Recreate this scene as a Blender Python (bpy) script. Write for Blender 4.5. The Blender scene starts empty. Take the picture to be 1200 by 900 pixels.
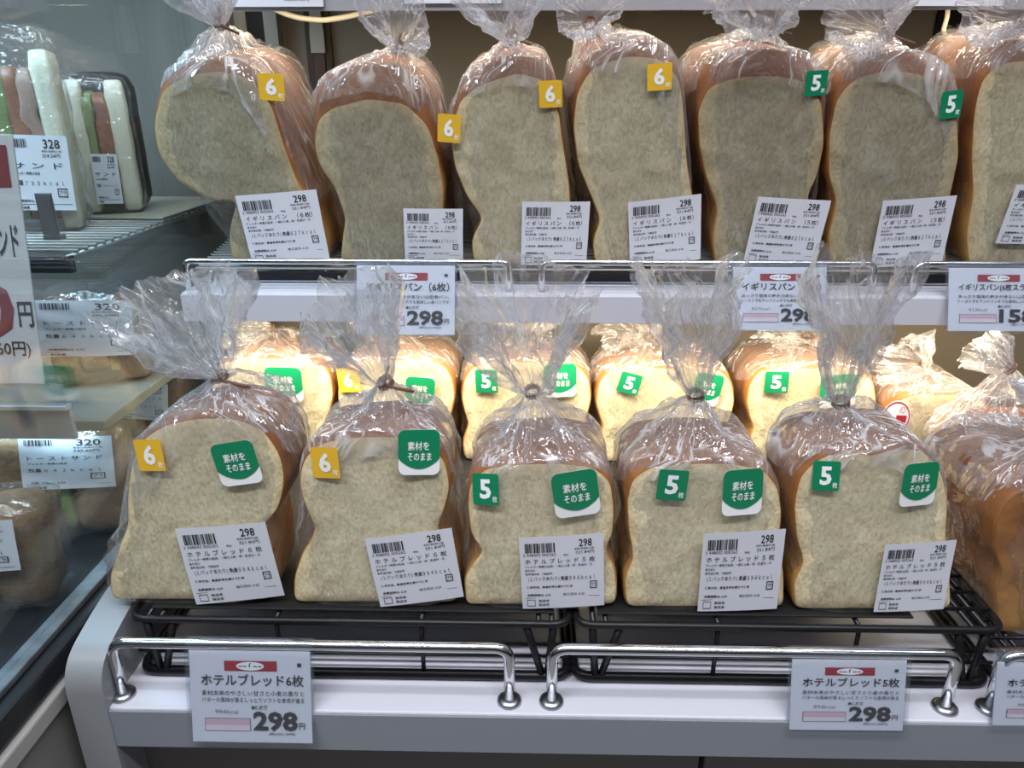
import bpy, bmesh, math, random
import numpy as np
from mathutils import Vector, Matrix, Euler, noise
from mathutils.bvhtree import BVHTree

S = bpy.context.scene
COL = S.collection
R = math.radians

# ---------------------------------------------------------------- camera, world, lights, exposure
CAM_Z, PITCH, YAW, FPX = 1.30, 21.0, 1.2, 867.0
cd = bpy.data.cameras.new('camera')
cd.sensor_width = 36.0
cd.lens = FPX / 1200 * 36
cd.clip_start = 0.01
cam = bpy.data.objects.new('camera', cd)
COL.objects.link(cam)
cam.location = (0, 0, CAM_Z)
cam.rotation_euler = (R(90 - PITCH), 0, R(YAW))
S.camera = cam
CAMM = cam.rotation_euler.to_matrix()
CAMP = Vector((0, 0, CAM_Z))

S.view_settings.view_transform = 'Standard'
S.view_settings.look = 'None'
S.view_settings.exposure = 0.0
S.view_settings.gamma = 1.0
S.view_settings.use_curve_mapping = False
S.cycles.max_bounces = 14
S.cycles.transparent_max_bounces = 48
S.cycles.transmission_bounces = 6
S.cycles.glossy_bounces = 4
S.cycles.diffuse_bounces = 4

W = bpy.data.worlds.new('store_air')
S.world = W
W.use_nodes = True
_nt = W.node_tree
_bg = _nt.nodes['Background']
_tc = _nt.nodes.new('ShaderNodeTexCoord')
_sp = _nt.nodes.new('ShaderNodeSeparateXYZ')
_rp = _nt.nodes.new('ShaderNodeValToRGB')
_mr = _nt.nodes.new('ShaderNodeMapRange')
_mr.inputs['From Min'].default_value = -1
_rp.color_ramp.elements[0].position = 0.46
_rp.color_ramp.elements[0].color = (0.03, 0.03, 0.035, 1)
_rp.color_ramp.elements[1].position = 0.80
_rp.color_ramp.elements[1].color = (0.80, 0.86, 1.0, 1)
_nt.links.new(_tc.outputs['Generated'], _sp.inputs[0])
_nt.links.new(_sp.outputs['Z'], _mr.inputs['Value'])
_nt.links.new(_mr.outputs[0], _rp.inputs[0])
_nt.links.new(_rp.outputs[0], _bg.inputs[0])
_bg.inputs[1].default_value = 0.19


def area(name, loc, rot, sx, sy, power, color, spread=180):
    l = bpy.data.lights.new(name, 'AREA')
    l.shape = 'RECTANGLE'
    l.size, l.size_y = sx, sy
    l.energy = power
    l.color = color
    l.spread = R(spread)
    o = bpy.data.objects.new(name, l)
    COL.objects.link(o)
    o.location = loc
    o.rotation_euler = [R(a) for a in rot]
    return o


area('ceiling_tube', (0.15, 0.10, 2.62), (0, 0, 0), 2.4, 0.10, 16, (0.93, 0.95, 1.0))
area('ceiling_tube', (-0.3, -0.42, 2.62), (0, 0, 0), 2.4, 0.12, 47, (0.93, 0.95, 1.0))
area('ceiling_tube', (0.4, -1.60, 2.62), (0, 0, 0), 2.4, 0.12, 5, (0.95, 0.96, 1.0))
area('shelf_led', (0.12, 0.674, 1.100), (30, 0, 0), 0.92, 0.010, 2.6, (1.0, 0.83, 0.56), 150)
area('shelf_led', (0.12, 0.760, 1.3825), (6, 0, 0), 0.92, 0.010, 0.9, (1.0, 0.86, 0.62))
area('cooler_tube', (-0.60, 0.60, 1.46), (0, 0, 0), 0.30, 0.03, 2.3, (0.42, 0.76, 1.0))
area('cooler_tube', (-0.52, 0.615, 1.015), (25, 0, 0), 0.22, 0.014, 0.20, (0.55, 0.82, 1.0))


# ---------------------------------------------------------------- picture ray -> point on a real plane
def ray(px, py):
    d = Vector(((px - 600) / FPX, -(py - 450) / FPX, -1))
    return CAMM @ d


def at(px, py, y):
    d = ray(px, py)
    return CAMP + d * (y / d.y)


def atz(px, py, z):
    d = ray(px, py)
    return CAMP + d * ((z - CAM_Z) / d.z)


def atx(px, py, x):
    d = ray(px, py)
    return CAMP + d * (x / d.x)


# ---------------------------------------------------------------- materials
MATS = {}


def new_mat(name):
    m = bpy.data.materials.new(name)
    m.use_nodes = True
    nt = m.node_tree
    for n in list(nt.nodes):
        nt.nodes.remove(n)
    out = nt.nodes.new('ShaderNodeOutputMaterial')
    return m, nt, out


def node(nt, kind, **kw):
    n = nt.nodes.new(kind)
    for k, v in kw.items():
        if k.startswith('i_'):
            n.inputs[k[2:].replace('_', ' ')].default_value = v
        else:
            setattr(n, k, v)
    return n


def plain(name, col, rough=0.5, metal=0.0, spec=0.5, var=0.0, vscale=20, bump=0.0, bscale=200):
    if name in MATS:
        return MATS[name]
    m, nt, out = new_mat(name)
    b = node(nt, 'ShaderNodeBsdfPrincipled')
    b.inputs['Base Color'].default_value = (*col, 1)
    b.inputs['Roughness'].default_value = rough
    b.inputs['Metallic'].default_value = metal
    b.inputs['Specular IOR Level'].default_value = spec
    tc = node(nt, 'ShaderNodeTexCoord')
    if var:
        nz = node(nt, 'ShaderNodeTexNoise')
        nz.inputs['Scale'].default_value = vscale
        nz.inputs['Detail'].default_value = 4
        nt.links.new(tc.outputs['Object'], nz.inputs['Vector'])
        mx = node(nt, 'ShaderNodeMix', data_type='RGBA')
        mx.inputs[6].default_value = (*[c * (1 - var) for c in col], 1)
        mx.inputs[7].default_value = (*[min(1, c * (1 + var)) for c in col], 1)
        nt.links.new(nz.outputs[0], mx.inputs[0])
        nt.links.new(mx.outputs[2], b.inputs['Base Color'])
    if bump:
        nb = node(nt, 'ShaderNodeTexNoise')
        nb.inputs['Scale'].default_value = bscale
        nb.inputs['Detail'].default_value = 3
        nt.links.new(tc.outputs['Object'], nb.inputs['Vector'])
        bp = node(nt, 'ShaderNodeBump')
        bp.inputs['Strength'].default_value = bump
        bp.inputs['Distance'].default_value = 0.002
        nt.links.new(nb.outputs[0], bp.inputs['Height'])
        nt.links.new(bp.outputs[0], b.inputs['Normal'])
    nt.links.new(b.outputs[0], out.inputs[0])
    MATS[name] = m
    return m


def film(name, haze, gloss_lo, gloss_hi, rough, bscale, bstr, tint=(0.97, 0.975, 0.985), stretch=(1, 1, 1), streak=None):
    m, nt, out = new_mat(name)
    tc = node(nt, 'ShaderNodeTexCoord')
    mp = node(nt, 'ShaderNodeMapping')
    mp.inputs['Scale'].default_value = stretch
    nt.links.new(tc.outputs['Object'], mp.inputs['Vector'])

    def ridge(scale, dist):
        n = node(nt, 'ShaderNodeTexNoise')
        n.inputs['Scale'].default_value = scale
        n.inputs['Detail'].default_value = 2.5
        n.inputs['Distortion'].default_value = dist
        nt.links.new(mp.outputs[0], n.inputs['Vector'])
        a = node(nt, 'ShaderNodeMath', operation='SUBTRACT')
        a.inputs[1].default_value = 0.5
        nt.links.new(n.outputs[0], a.inputs[0])
        b = node(nt, 'ShaderNodeMath', operation='ABSOLUTE')
        nt.links.new(a.outputs[0], b.inputs[0])
        return b
    r1, r2 = ridge(bscale, 0.8), ridge(bscale * 3.1, 0.4)
    ad = node(nt, 'ShaderNodeMath', operation='MULTIPLY_ADD')
    ad.inputs[1].default_value = 0.35
    nt.links.new(r2.outputs[0], ad.inputs[0])
    nt.links.new(r1.outputs[0], ad.inputs[2])
    bp = node(nt, 'ShaderNodeBump')
    bp.inputs['Strength'].default_value = bstr
    bp.inputs['Distance'].default_value = 0.012
    nt.links.new(ad.outputs[0], bp.inputs['Height'])
    if streak:
        mu = node(nt, 'ShaderNodeMapping')
        mu.inputs['Scale'].default_value = (streak[0], streak[1], 1)
        nt.links.new(tc.outputs['UV'], mu.inputs['Vector'])
        ns = node(nt, 'ShaderNodeTexNoise')
        ns.inputs['Scale'].default_value = 1
        ns.inputs['Detail'].default_value = 3
        ns.inputs['Distortion'].default_value = 0.3
        nt.links.new(mu.outputs[0], ns.inputs['Vector'])
        s1 = node(nt, 'ShaderNodeMath', operation='SUBTRACT')
        s1.inputs[1].default_value = 0.5
        nt.links.new(ns.outputs[0], s1.inputs[0])
        s2 = node(nt, 'ShaderNodeMath', operation='ABSOLUTE')
        nt.links.new(s1.outputs[0], s2.inputs[0])
        s3 = node(nt, 'ShaderNodeMath', operation='MULTIPLY_ADD')
        s3.inputs[1].default_value = streak[2]
        nt.links.new(s2.outputs[0], s3.inputs[0])
        nt.links.new(ad.outputs[0], s3.inputs[2])
        nt.links.new(s3.outputs[0], bp.inputs['Height'])
    tr = node(nt, 'ShaderNodeBsdfTransparent')
    tr.inputs[0].default_value = (*tint, 1)
    gl = node(nt, 'ShaderNodeBsdfGlossy')
    gl.inputs['Color'].default_value = (0.98, 0.98, 1, 1)
    gl.inputs['Roughness'].default_value = rough
    nt.links.new(bp.outputs[0], gl.inputs['Normal'])
    df = node(nt, 'ShaderNodeBsdfDiffuse')
    df.inputs[0].default_value = (0.9, 0.9, 0.93, 1)
    tl = node(nt, 'ShaderNodeBsdfTranslucent')
    tl.inputs[0].default_value = (0.9, 0.9, 0.93, 1)
    hz = node(nt, 'ShaderNodeMixShader')
    hz.inputs[0].default_value = 0.5
    nt.links.new(df.outputs[0], hz.inputs[1])
    nt.links.new(tl.outputs[0], hz.inputs[2])
    lw = node(nt, 'ShaderNodeLayerWeight')
    lw.inputs[0].default_value = 0.5
    nt.links.new(bp.outputs[0], lw.inputs['Normal'])
    pw = node(nt, 'ShaderNodeMath', operation='POWER')
    pw.inputs[1].default_value = 3.0
    nt.links.new(lw.outputs['Facing'], pw.inputs[0])
    mr = node(nt, 'ShaderNodeMapRange')
    mr.inputs['To Min'].default_value = gloss_lo
    mr.inputs['To Max'].default_value = gloss_hi
    nt.links.new(pw.outputs[0], mr.inputs['Value'])
    mr2 = node(nt, 'ShaderNodeMapRange')
    mr2.inputs['To Min'].default_value = haze
    mr2.inputs['To Max'].default_value = min(1, haze * 3.2)
    nt.links.new(pw.outputs[0], mr2.inputs['Value'])
    hz_out = mr2.outputs[0]
    if streak:
        cm = node(nt, 'ShaderNodeMapRange', interpolation_type='SMOOTHSTEP')
        cm.inputs['From Min'].default_value = 0.0
        cm.inputs['From Max'].default_value = streak[3]
        cm.inputs['To Min'].default_value = streak[4]
        cm.inputs['To Max'].default_value = 0.0
        nt.links.new(s2.outputs[0], cm.inputs['Value'])
        hs = node(nt, 'ShaderNodeMath', operation='ADD', use_clamp=True)
        pn = node(nt, 'ShaderNodeTexNoise')
        pn.inputs['Scale'].default_value = 34
        pn.inputs['Detail'].default_value = 2
        nt.links.new(tc.outputs['Object'], pn.inputs['Vector'])
        pm_ = node(nt, 'ShaderNodeMapRange', interpolation_type='SMOOTHSTEP')
        pm_.inputs['From Min'].default_value = 0.40
        pm_.inputs['From Max'].default_value = 0.62
        pm_.inputs['To Min'].default_value = 0.15
        nt.links.new(pn.outputs[0], pm_.inputs['Value'])
        cmm = node(nt, 'ShaderNodeMath', operation='MULTIPLY')
        nt.links.new(cm.outputs[0], cmm.inputs[0])
        nt.links.new(pm_.outputs[0], cmm.inputs[1])
        nt.links.new(mr2.outputs[0], hs.inputs[0])
        nt.links.new(cmm.outputs[0], hs.inputs[1])
        hz_out = hs.outputs[0]
    m1 = node(nt, 'ShaderNodeMixShader')
    nt.links.new(hz_out, m1.inputs[0])
    nt.links.new(tr.outputs[0], m1.inputs[1])
    nt.links.new(hz.outputs[0], m1.inputs[2])
    m2 = node(nt, 'ShaderNodeMixShader')
    nt.links.new(mr.outputs[0], m2.inputs[0])
    nt.links.new(m1.outputs[0], m2.inputs[1])
    nt.links.new(gl.outputs[0], m2.inputs[2])
    nt.links.new(m2.outputs[0], out.inputs[0])
    return m


def crumb_material(name='bread_crumb', k=1.0):
    m, nt, out = new_mat(name)
    tc = node(nt, 'ShaderNodeTexCoord')
    b = node(nt, 'ShaderNodeBsdfPrincipled')
    b.inputs['Roughness'].default_value = 0.9
    b.inputs['Specular IOR Level'].default_value = 0.1
    n1 = node(nt, 'ShaderNodeTexNoise')
    n1.inputs['Scale'].default_value = 420
    n1.inputs['Detail'].default_value = 5
    n2 = node(nt, 'ShaderNodeTexNoise')
    n2.inputs['Scale'].default_value = 32
    n2.inputs['Detail'].default_value = 4
    mp = node(nt, 'ShaderNodeMapping')
    mp.inputs['Scale'].default_value = (1, 1, 0.6)
    nt.links.new(tc.outputs['Object'], mp.inputs['Vector'])
    nt.links.new(mp.outputs[0], n1.inputs['Vector'])
    nt.links.new(tc.outputs['Object'], n2.inputs['Vector'])
    r1 = node(nt, 'ShaderNodeValToRGB')
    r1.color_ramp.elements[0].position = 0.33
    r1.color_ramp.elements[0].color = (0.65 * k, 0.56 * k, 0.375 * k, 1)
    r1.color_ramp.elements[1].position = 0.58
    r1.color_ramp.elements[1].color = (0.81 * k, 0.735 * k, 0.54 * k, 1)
    nt.links.new(n1.outputs[0], r1.inputs[0])
    r2 = node(nt, 'ShaderNodeValToRGB')
    r2.color_ramp.elements[0].position = 0.3
    r2.color_ramp.elements[0].color = (0.78, 0.76, 0.68, 1)
    r2.color_ramp.elements[1].position = 0.7
    r2.color_ramp.elements[1].color = (1, 1, 0.96, 1)
    nt.links.new(n2.outputs[0], r2.inputs[0])
    mx = node(nt, 'ShaderNodeMix', data_type='RGBA', blend_type='MULTIPLY')
    mx.inputs[0].default_value = 1
    nt.links.new(r1.outputs[0], mx.inputs[6])
    nt.links.new(r2.outputs[0], mx.inputs[7])
    at_ = node(nt, 'ShaderNodeAttribute', attribute_name='rim')
    rm = node(nt, 'ShaderNodeMix', data_type='RGBA')
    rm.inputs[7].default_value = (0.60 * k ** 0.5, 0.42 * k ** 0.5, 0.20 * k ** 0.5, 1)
    nt.links.new(at_.outputs['Fac'], rm.inputs[0])
    nt.links.new(mx.outputs[2], rm.inputs[6])
    nt.links.new(rm.outputs[2], b.inputs['Base Color'])
    bp = node(nt, 'ShaderNodeBump')
    bp.inputs['Strength'].default_value = 0.6
    bp.inputs['Distance'].default_value = 0.0015
    nt.links.new(n1.outputs[0], bp.inputs['Height'])
    nt.links.new(bp.outputs[0], b.inputs['Normal'])
    nt.links.new(b.outputs[0], out.inputs[0])
    return m


def crust_material(name, low, mid, top, zlo, zhi):
    m, nt, out = new_mat(name)
    tc = node(nt, 'ShaderNodeTexCoord')
    b = node(nt, 'ShaderNodeBsdfPrincipled')
    b.inputs['Roughness'].default_value = 0.55
    b.inputs['Specular IOR Level'].default_value = 0.3
    sp = node(nt, 'ShaderNodeSeparateXYZ')
    nt.links.new(tc.outputs['Object'], sp.inputs[0])
    n2 = node(nt, 'ShaderNodeTexNoise')
    n2.inputs['Scale'].default_value = 28
    n2.inputs['Detail'].default_value = 5
    nt.links.new(tc.outputs['Object'], n2.inputs['Vector'])
    mr = node(nt, 'ShaderNodeMapRange')
    mr.inputs['From Min'].default_value = zlo
    mr.inputs['From Max'].default_value = zhi
    nt.links.new(sp.outputs['Z'], mr.inputs['Value'])
    ad = node(nt, 'ShaderNodeMath', operation='MULTIPLY_ADD')
    ad.inputs[1].default_value = 0.9
    ad.inputs[2].default_value = -0.45
    nt.links.new(n2.outputs[0], ad.inputs[0])
    sm = node(nt, 'ShaderNodeMath', operation='ADD')
    nt.links.new(mr.outputs[0], sm.inputs[0])
    nt.links.new(ad.outputs[0], sm.inputs[1])
    r = node(nt, 'ShaderNodeValToRGB')
    r.color_ramp.elements[0].color = (*low, 1)
    r.color_ramp.elements[0].position = 0.1
    r.color_ramp.elements[1].color = (*top, 1)
    r.color_ramp.elements[1].position = 0.98
    e = r.color_ramp.elements.new(0.6)
    e.color = (*mid, 1)
    nt.links.new(sm.outputs[0], r.inputs[0])
    nt.links.new(r.outputs[0], b.inputs['Base Color'])
    n3 = node(nt, 'ShaderNodeTexNoise')
    n3.inputs['Scale'].default_value = 120
    n3.inputs['Detail'].default_value = 4
    nt.links.new(tc.outputs['Object'], n3.inputs['Vector'])
    bp = node(nt, 'ShaderNodeBump')
    bp.inputs['Strength'].default_value = 0.35
    bp.inputs['Distance'].default_value = 0.002
    nt.links.new(n3.outputs[0], bp.inputs['Height'])
    nt.links.new(bp.outputs[0], b.inputs['Normal'])
    nt.links.new(b.outputs[0], out.inputs[0])
    return m


FILM = film('clear_bag_film', 0.020, 0.085, 0.50, 0.10, 17, 1.0, stretch=(1.3, 1.0, 0.6), streak=(22, 5, 0.8, 0.022, 0.12))
FILM_G = film('gathered_bag_film', 0.130, 0.17, 0.42, 0.10, 15, 1.0, streak=(24, 4.5, 2.2, 0.045, 0.70))
GLASS = film('cooler_glass', 0.004, 0.02, 0.35, 0.03, 2, 0.0, tint=(0.90, 0.95, 0.96))
ACRYL = film('clear_acrylic', 0.03, 0.05, 0.6, 0.05, 3, 0.02, tint=(0.93, 0.95, 0.97))
CRUMB = crumb_material()
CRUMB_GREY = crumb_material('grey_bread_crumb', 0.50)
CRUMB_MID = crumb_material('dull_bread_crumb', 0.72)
CRUST = crust_material('bread_crust', (0.44, 0.24, 0.07), (0.36, 0.15, 0.038), (0.20, 0.072, 0.024), 0.0, 0.14)
PAPER = plain('label_paper', (0.66, 0.67, 0.73), 0.55)
INK = plain('black_ink', (0.012, 0.012, 0.016), 0.6)
INKG = plain('grey_ink', (0.22, 0.22, 0.25), 0.6)
WHITE = plain('white_ink', (0.88, 0.90, 0.90), 0.5)
GREEN = plain('green_sticker_print', (0.006, 0.215, 0.095), 0.32)
YELLOW = plain('yellow_sticker_print', (0.80, 0.47, 0.035), 0.32)
REDB = plain('crimson_print', (0.33, 0.012, 0.03), 0.5)
PINK = plain('pink_print', (0.62, 0.40, 0.48), 0.5)
TIE = plain('brown_twist_tie', (0.17, 0.085, 0.05), 0.5)
CHROME = plain('chrome', (0.70, 0.71, 0.74), 0.12, metal=1.0)
STEEL = plain('brushed_steel', (0.42, 0.43, 0.46), 0.32, metal=1.0)
BLACKW = plain('black_coated_wire', (0.008, 0.008, 0.010), 0.35, spec=0.3)
SHELFW = plain('white_laminate', (0.57, 0.57, 0.635), 0.38, var=0.03, vscale=6)
SHELFF = plain('shaded_edge_band', (0.23, 0.245, 0.28), 0.42, var=0.03, vscale=9)  # viewer's shadow on the lower edge is put into this darker grey
BACKM = plain('taupe_back_panel', (0.33, 0.285, 0.22), 0.6, var=0.06, vscale=5)
DARKM = plain('dark_recess', (0.012, 0.010, 0.010), 0.7)


# ---------------------------------------------------------------- object helpers
def tag(o, label=None, cat=None, group=None, kind=None):
    if label:
        o['label'] = label
    if cat:
        o['category'] = cat
    if group:
        o['group'] = group
    if kind:
        o['kind'] = kind
    return o


def empty(name, loc, rot=(0, 0, 0)):
    o = bpy.data.objects.new(name, None)
    COL.objects.link(o)
    o.empty_display_size = 0.02
    o.location = loc
    o.rotation_euler = rot
    return o


def obj(name, verts, faces, mats, parent=None, smooth=False, fm=None):
    me = bpy.data.meshes.new(name)
    me.from_pydata([tuple(v) for v in verts], [], faces)
    for m in (mats if isinstance(mats, (list, tuple)) else [mats]):
        me.materials.append(m)
    if fm is not None:
        me.polygons.foreach_set('material_index', fm)
    if smooth:
        me.polygons.foreach_set('use_smooth', [True] * len(me.polygons))
    me.update()
    o = bpy.data.objects.new(name, me)
    COL.objects.link(o)
    if parent:
        o.parent = parent
    return o


class MB:
    """collects simple solids into ONE mesh"""

    def __init__(self):
        self.v, self.f, self.sm = [], [], []

    def add(self, v, f, smooth=False):
        k = len(self.v)
        self.v += [Vector(a) for a in v]
        self.f += [tuple(i + k for i in q) for q in f]
        self.sm += [smooth] * len(f)
        return self

    def box(self, lo, hi, bev=0.0, seg=2):
        bm = bmesh.new()
        bmesh.ops.create_cube(bm, size=1)
        for v in bm.verts:
            v.co = Vector([lo[i] + (v.co[i] + 0.5) * (hi[i] - lo[i]) for i in range(3)])
        if bev:
            bmesh.ops.bevel(bm, geom=bm.edges[:], offset=bev, segments=seg, profile=0.5, affect='EDGES')
        bm.verts.index_update()
        self.add([v.co for v in bm.verts], [[v.index for v in f.verts] for f in bm.faces])
        bm.free()
        return self

    def tube(self, path, r, n=10, closed=False):
        path = [Vector(p) for p in path]
        m = len(path)
        rings = []
        up = None
        for i, p in enumerate(path):
            if closed:
                t = path[(i + 1) % m] - path[i - 1]
            else:
                t = path[min(i + 1, m - 1)] - path[max(i - 1, 0)]
            t.normalize()
            if up is None:
                up = Vector((0, 0, 1)) if abs(t.z) < 0.9 else Vector((0, 1, 0))
            a = t.cross(up)
            if a.length < 1e-6:
                a = t.cross(Vector((1, 0.3, 0.2)))
            a.normalize()
            b = a.cross(t).normalized()
            up = b
            rr = r[i] if isinstance(r, (list, tuple)) else r
            rings.append([p + a * math.cos(2 * math.pi * k / n) * rr + b * math.sin(2 * math.pi * k / n) * rr for k in range(n)])
        v = [q for ring in rings for q in ring]
        f = []
        for i in range(m if closed else m - 1):
            for k in range(n):
                i2 = (i + 1) % m
                f.append((i * n + k, i * n + (k + 1) % n, i2 * n + (k + 1) % n, i2 * n + k))
        if not closed:
            f.append(tuple(range(n))[::-1])
            f.append(tuple((m - 1) * n + k for k in range(n)))
        return self.add(v, f, True)

    def prism(self, poly, d0, d1, axis=1):
        """poly: 2D points (a,b); extruded along axis from d0 to d1"""
        n = len(poly)

        def mk(a, b, d):
            c = [a, b]
            c.insert(axis, d)
            return c
        v = [mk(a, b, d0) for a, b in poly] + [mk(a, b, d1) for a, b in poly]
        f = [tuple(range(n)), tuple(range(2 * n - 1, n - 1, -1))]
        for k in range(n):
            f.append((k, k + n, (k + 1) % n + n, (k + 1) % n))
        return self.add(v, f)

    def build(self, name, mat, parent=None):
        o = obj(name, self.v, self.f, mat, parent)
        o.data.polygons.foreach_set('use_smooth', self.sm)
        bm = bmesh.new()
        bm.from_mesh(o.data)
        bmesh.ops.recalc_face_normals(bm, faces=bm.faces)
        bm.to_mesh(o.data)
        bm.free()
        return o


def bend(pts, rad, n=6):
    """round the inner corners of a polyline"""
    pts = [Vector(p) for p in pts]
    out = [pts[0]]
    for i in range(1, len(pts) - 1):
        a, b, c = pts[i - 1], pts[i], pts[i + 1]
        u, w = (a - b).normalized(), (c - b).normalized()
        p, q = b + u * rad, b + w * rad
        for k in range(n + 1):
            t = k / n
            out.append((1 - t) ** 2 * p + 2 * t * (1 - t) * b + t * t * q)
    out.append(pts[-1])
    return out


def struct(o):
    o['kind'] = 'structure'
    return o


# ---------------------------------------------------------------- lettering
TXT = {}


def glyphs(s, bold):
    key = (s, bold)
    if key in TXT:
        return TXT[key]
    cu = bpy.data.curves.new('lettering', 'FONT')
    cu.body = s
    cu.size = 1
    cu.resolution_u = 2
    cu.offset = bold
    cu.fill_mode = 'FRONT'
    o = bpy.data.objects.new('lettering', cu)
    COL.objects.link(o)
    dg = bpy.context.evaluated_depsgraph_get()
    dg.update()
    me = bpy.data.meshes.new_from_object(o.evaluated_get(dg))
    v = np.array([(a.co.x, a.co.y) for a in me.vertices]) if len(me.vertices) else np.zeros((1, 2))
    f = [tuple(p.vertices) for p in me.polygons]
    lo, hi = v.min(0), v.max(0)
    v = (v - lo) / np.maximum(hi - lo, 1e-6)
    bpy.data.objects.remove(o)
    bpy.data.curves.remove(cu)
    bpy.data.meshes.remove(me)
    TXT[key] = (v, f)
    return TXT[key]


class Flat:
    """2-D print: u right 0..1, v DOWN 0..1 on a sheet of w x h; collects several inks as separate meshes"""

    def __init__(self):
        self.v, self.f = [], []

    def poly(self, pts):
        k = len(self.v)
        self.v += list(pts)
        self.f.append(tuple(range(k, k + len(pts)))[::-1])

    def rect(self, u0, v0, u1, v1):
        self.poly([(u0, v0), (u1, v0), (u1, v1), (u0, v1)])

    def frame(self, u0, v0, u1, v1, t, ty):
        self.rect(u0, v0, u1, v0 + ty)
        self.rect(u0, v1 - ty, u1, v1)
        self.rect(u0, v0, u0 + t, v1)
        self.rect(u1 - t, v0, u1, v1)

    def text(self, s, u0, v0, u1, v1, bold=0.0):
        v, f = glyphs(s, bold)
        k = len(self.v)
        self.v += [(u0 + a * (u1 - u0), v1 - b * (v1 - v0)) for a, b in v]
        self.f += [tuple(i + k for i in q) for q in f]

    def ellipse(self, u, v, ru, rv, n=28):
        self.poly([(u + ru * math.cos(2 * math.pi * i / n), v + rv * math.sin(2 * math.pi * i / n)) for i in range(n)])


def barcode(fl, u0, v0, u1, v1, seed):
    rnd = random.Random(seed)
    x = u0
    while x < u1 - 0.004:
        w = rnd.choice([0.006, 0.006, 0.012, 0.018])
        fl.rect(x, v0, min(x + w, u1), v1)
        x += w + rnd.choice([0.006, 0.006, 0.010, 0.014])


def product_print(title, kcal, kind='bread'):
    bar, ink = Flat(), Flat()
    barcode(bar, 0.065, 0.085, 0.42, 0.215, 7)
    ink.text('2 448002 005262', 0.04, 0.225, 0.43, 0.26)
    ink.text('298', 0.705, 0.055, 0.86, 0.155, 0.012)
    ink.text('本体価格(税抜価格)', 0.65, 0.168, 0.885, 0.198, 0.012)
    ink.text('321.84円', 0.665, 0.208, 0.885, 0.252)
    ink.text('税込', 0.52, 0.242, 0.58, 0.268, 0.02)
    ink.text(title, 0.06, 0.295, 0.895, 0.367, 0.004)
    ink.text('アレルギー物質27品目：一部に小麦・卵・乳成分・大', 0.055, 0.385, 0.86, 0.420, 0.01)
    ink.text('豆を含む', 0.055, 0.437, 0.175, 0.470, 0.012)
    ink.text('栄養成分等：下部記載', 0.055, 0.488, 0.38, 0.522, 0.012)
    ink.text('(１パックあたり)', 0.085, 0.545, 0.46, 0.612)
    ink.text('熱量', 0.48, 0.545, 0.57, 0.605, 0.010)
    ink.text(kcal, 0.58, 0.545, 0.895, 0.605)
    ink.text('保存方法：高温多湿を避けて保存', 0.065, 0.672, 0.62, 0.706, 0.025)
    ink.frame(0.83, 0.635, 0.915, 0.74, 0.010, 0.012)
    ink.text('プラ', 0.845, 0.66, 0.900, 0.715, 0.01)
    ink.text('消費期限25. 6.24', 0.065, 0.785, 0.35, 0.822, 0.02)
    ink.text('加工日25. 6.22', 0.50, 0.785, 0.76, 0.822, 0.01)
    ink.rect(0.04, 0.845, 0.94, 0.850)
    ink.text('製造者', 0.20, 0.868, 0.33, 0.905, 0.012)
    ink.text('製造者', 0.20, 0.925, 0.33, 0.962, 0.012)
    ink.frame(0.06, 0.868, 0.16, 0.962, 0.006, 0.008)
    return bar, ink


PRINTS = {
    'hotel6': product_print('ホ テ ル ブ レ ッ ド ６ 枚', '９９４ｋｃａｌ'),
    'hotel5': product_print('ホ テ ル ブ レ ッ ド ５ 枚', '９９４ｋｃａｌ'),
    'igirisu6': product_print('イ ギ リ ス パ ン　（６枚）', '８２７ｋｃａｌ'),
    'igirisu5': product_print('イ ギ リ ス パ ン　（５枚）', '８２７ｋｃａｌ'),
}


def rounded(u0, v0, u1, v1, r, ry=None, n=6):
    ry = ry or r
    pts = []
    for cx, cy, a0 in ((u1 - r, v0 + ry, -90), (u1 - r, v1 - ry, 0), (u0 + r, v1 - ry, 90), (u0 + r, v0 + ry, 180)):
        for k in range(n + 1):
            a = R(a0 + 90 * k / n)
            pts.append((cx + r * math.cos(a), cy + ry * math.sin(a)))
    return pts


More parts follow.
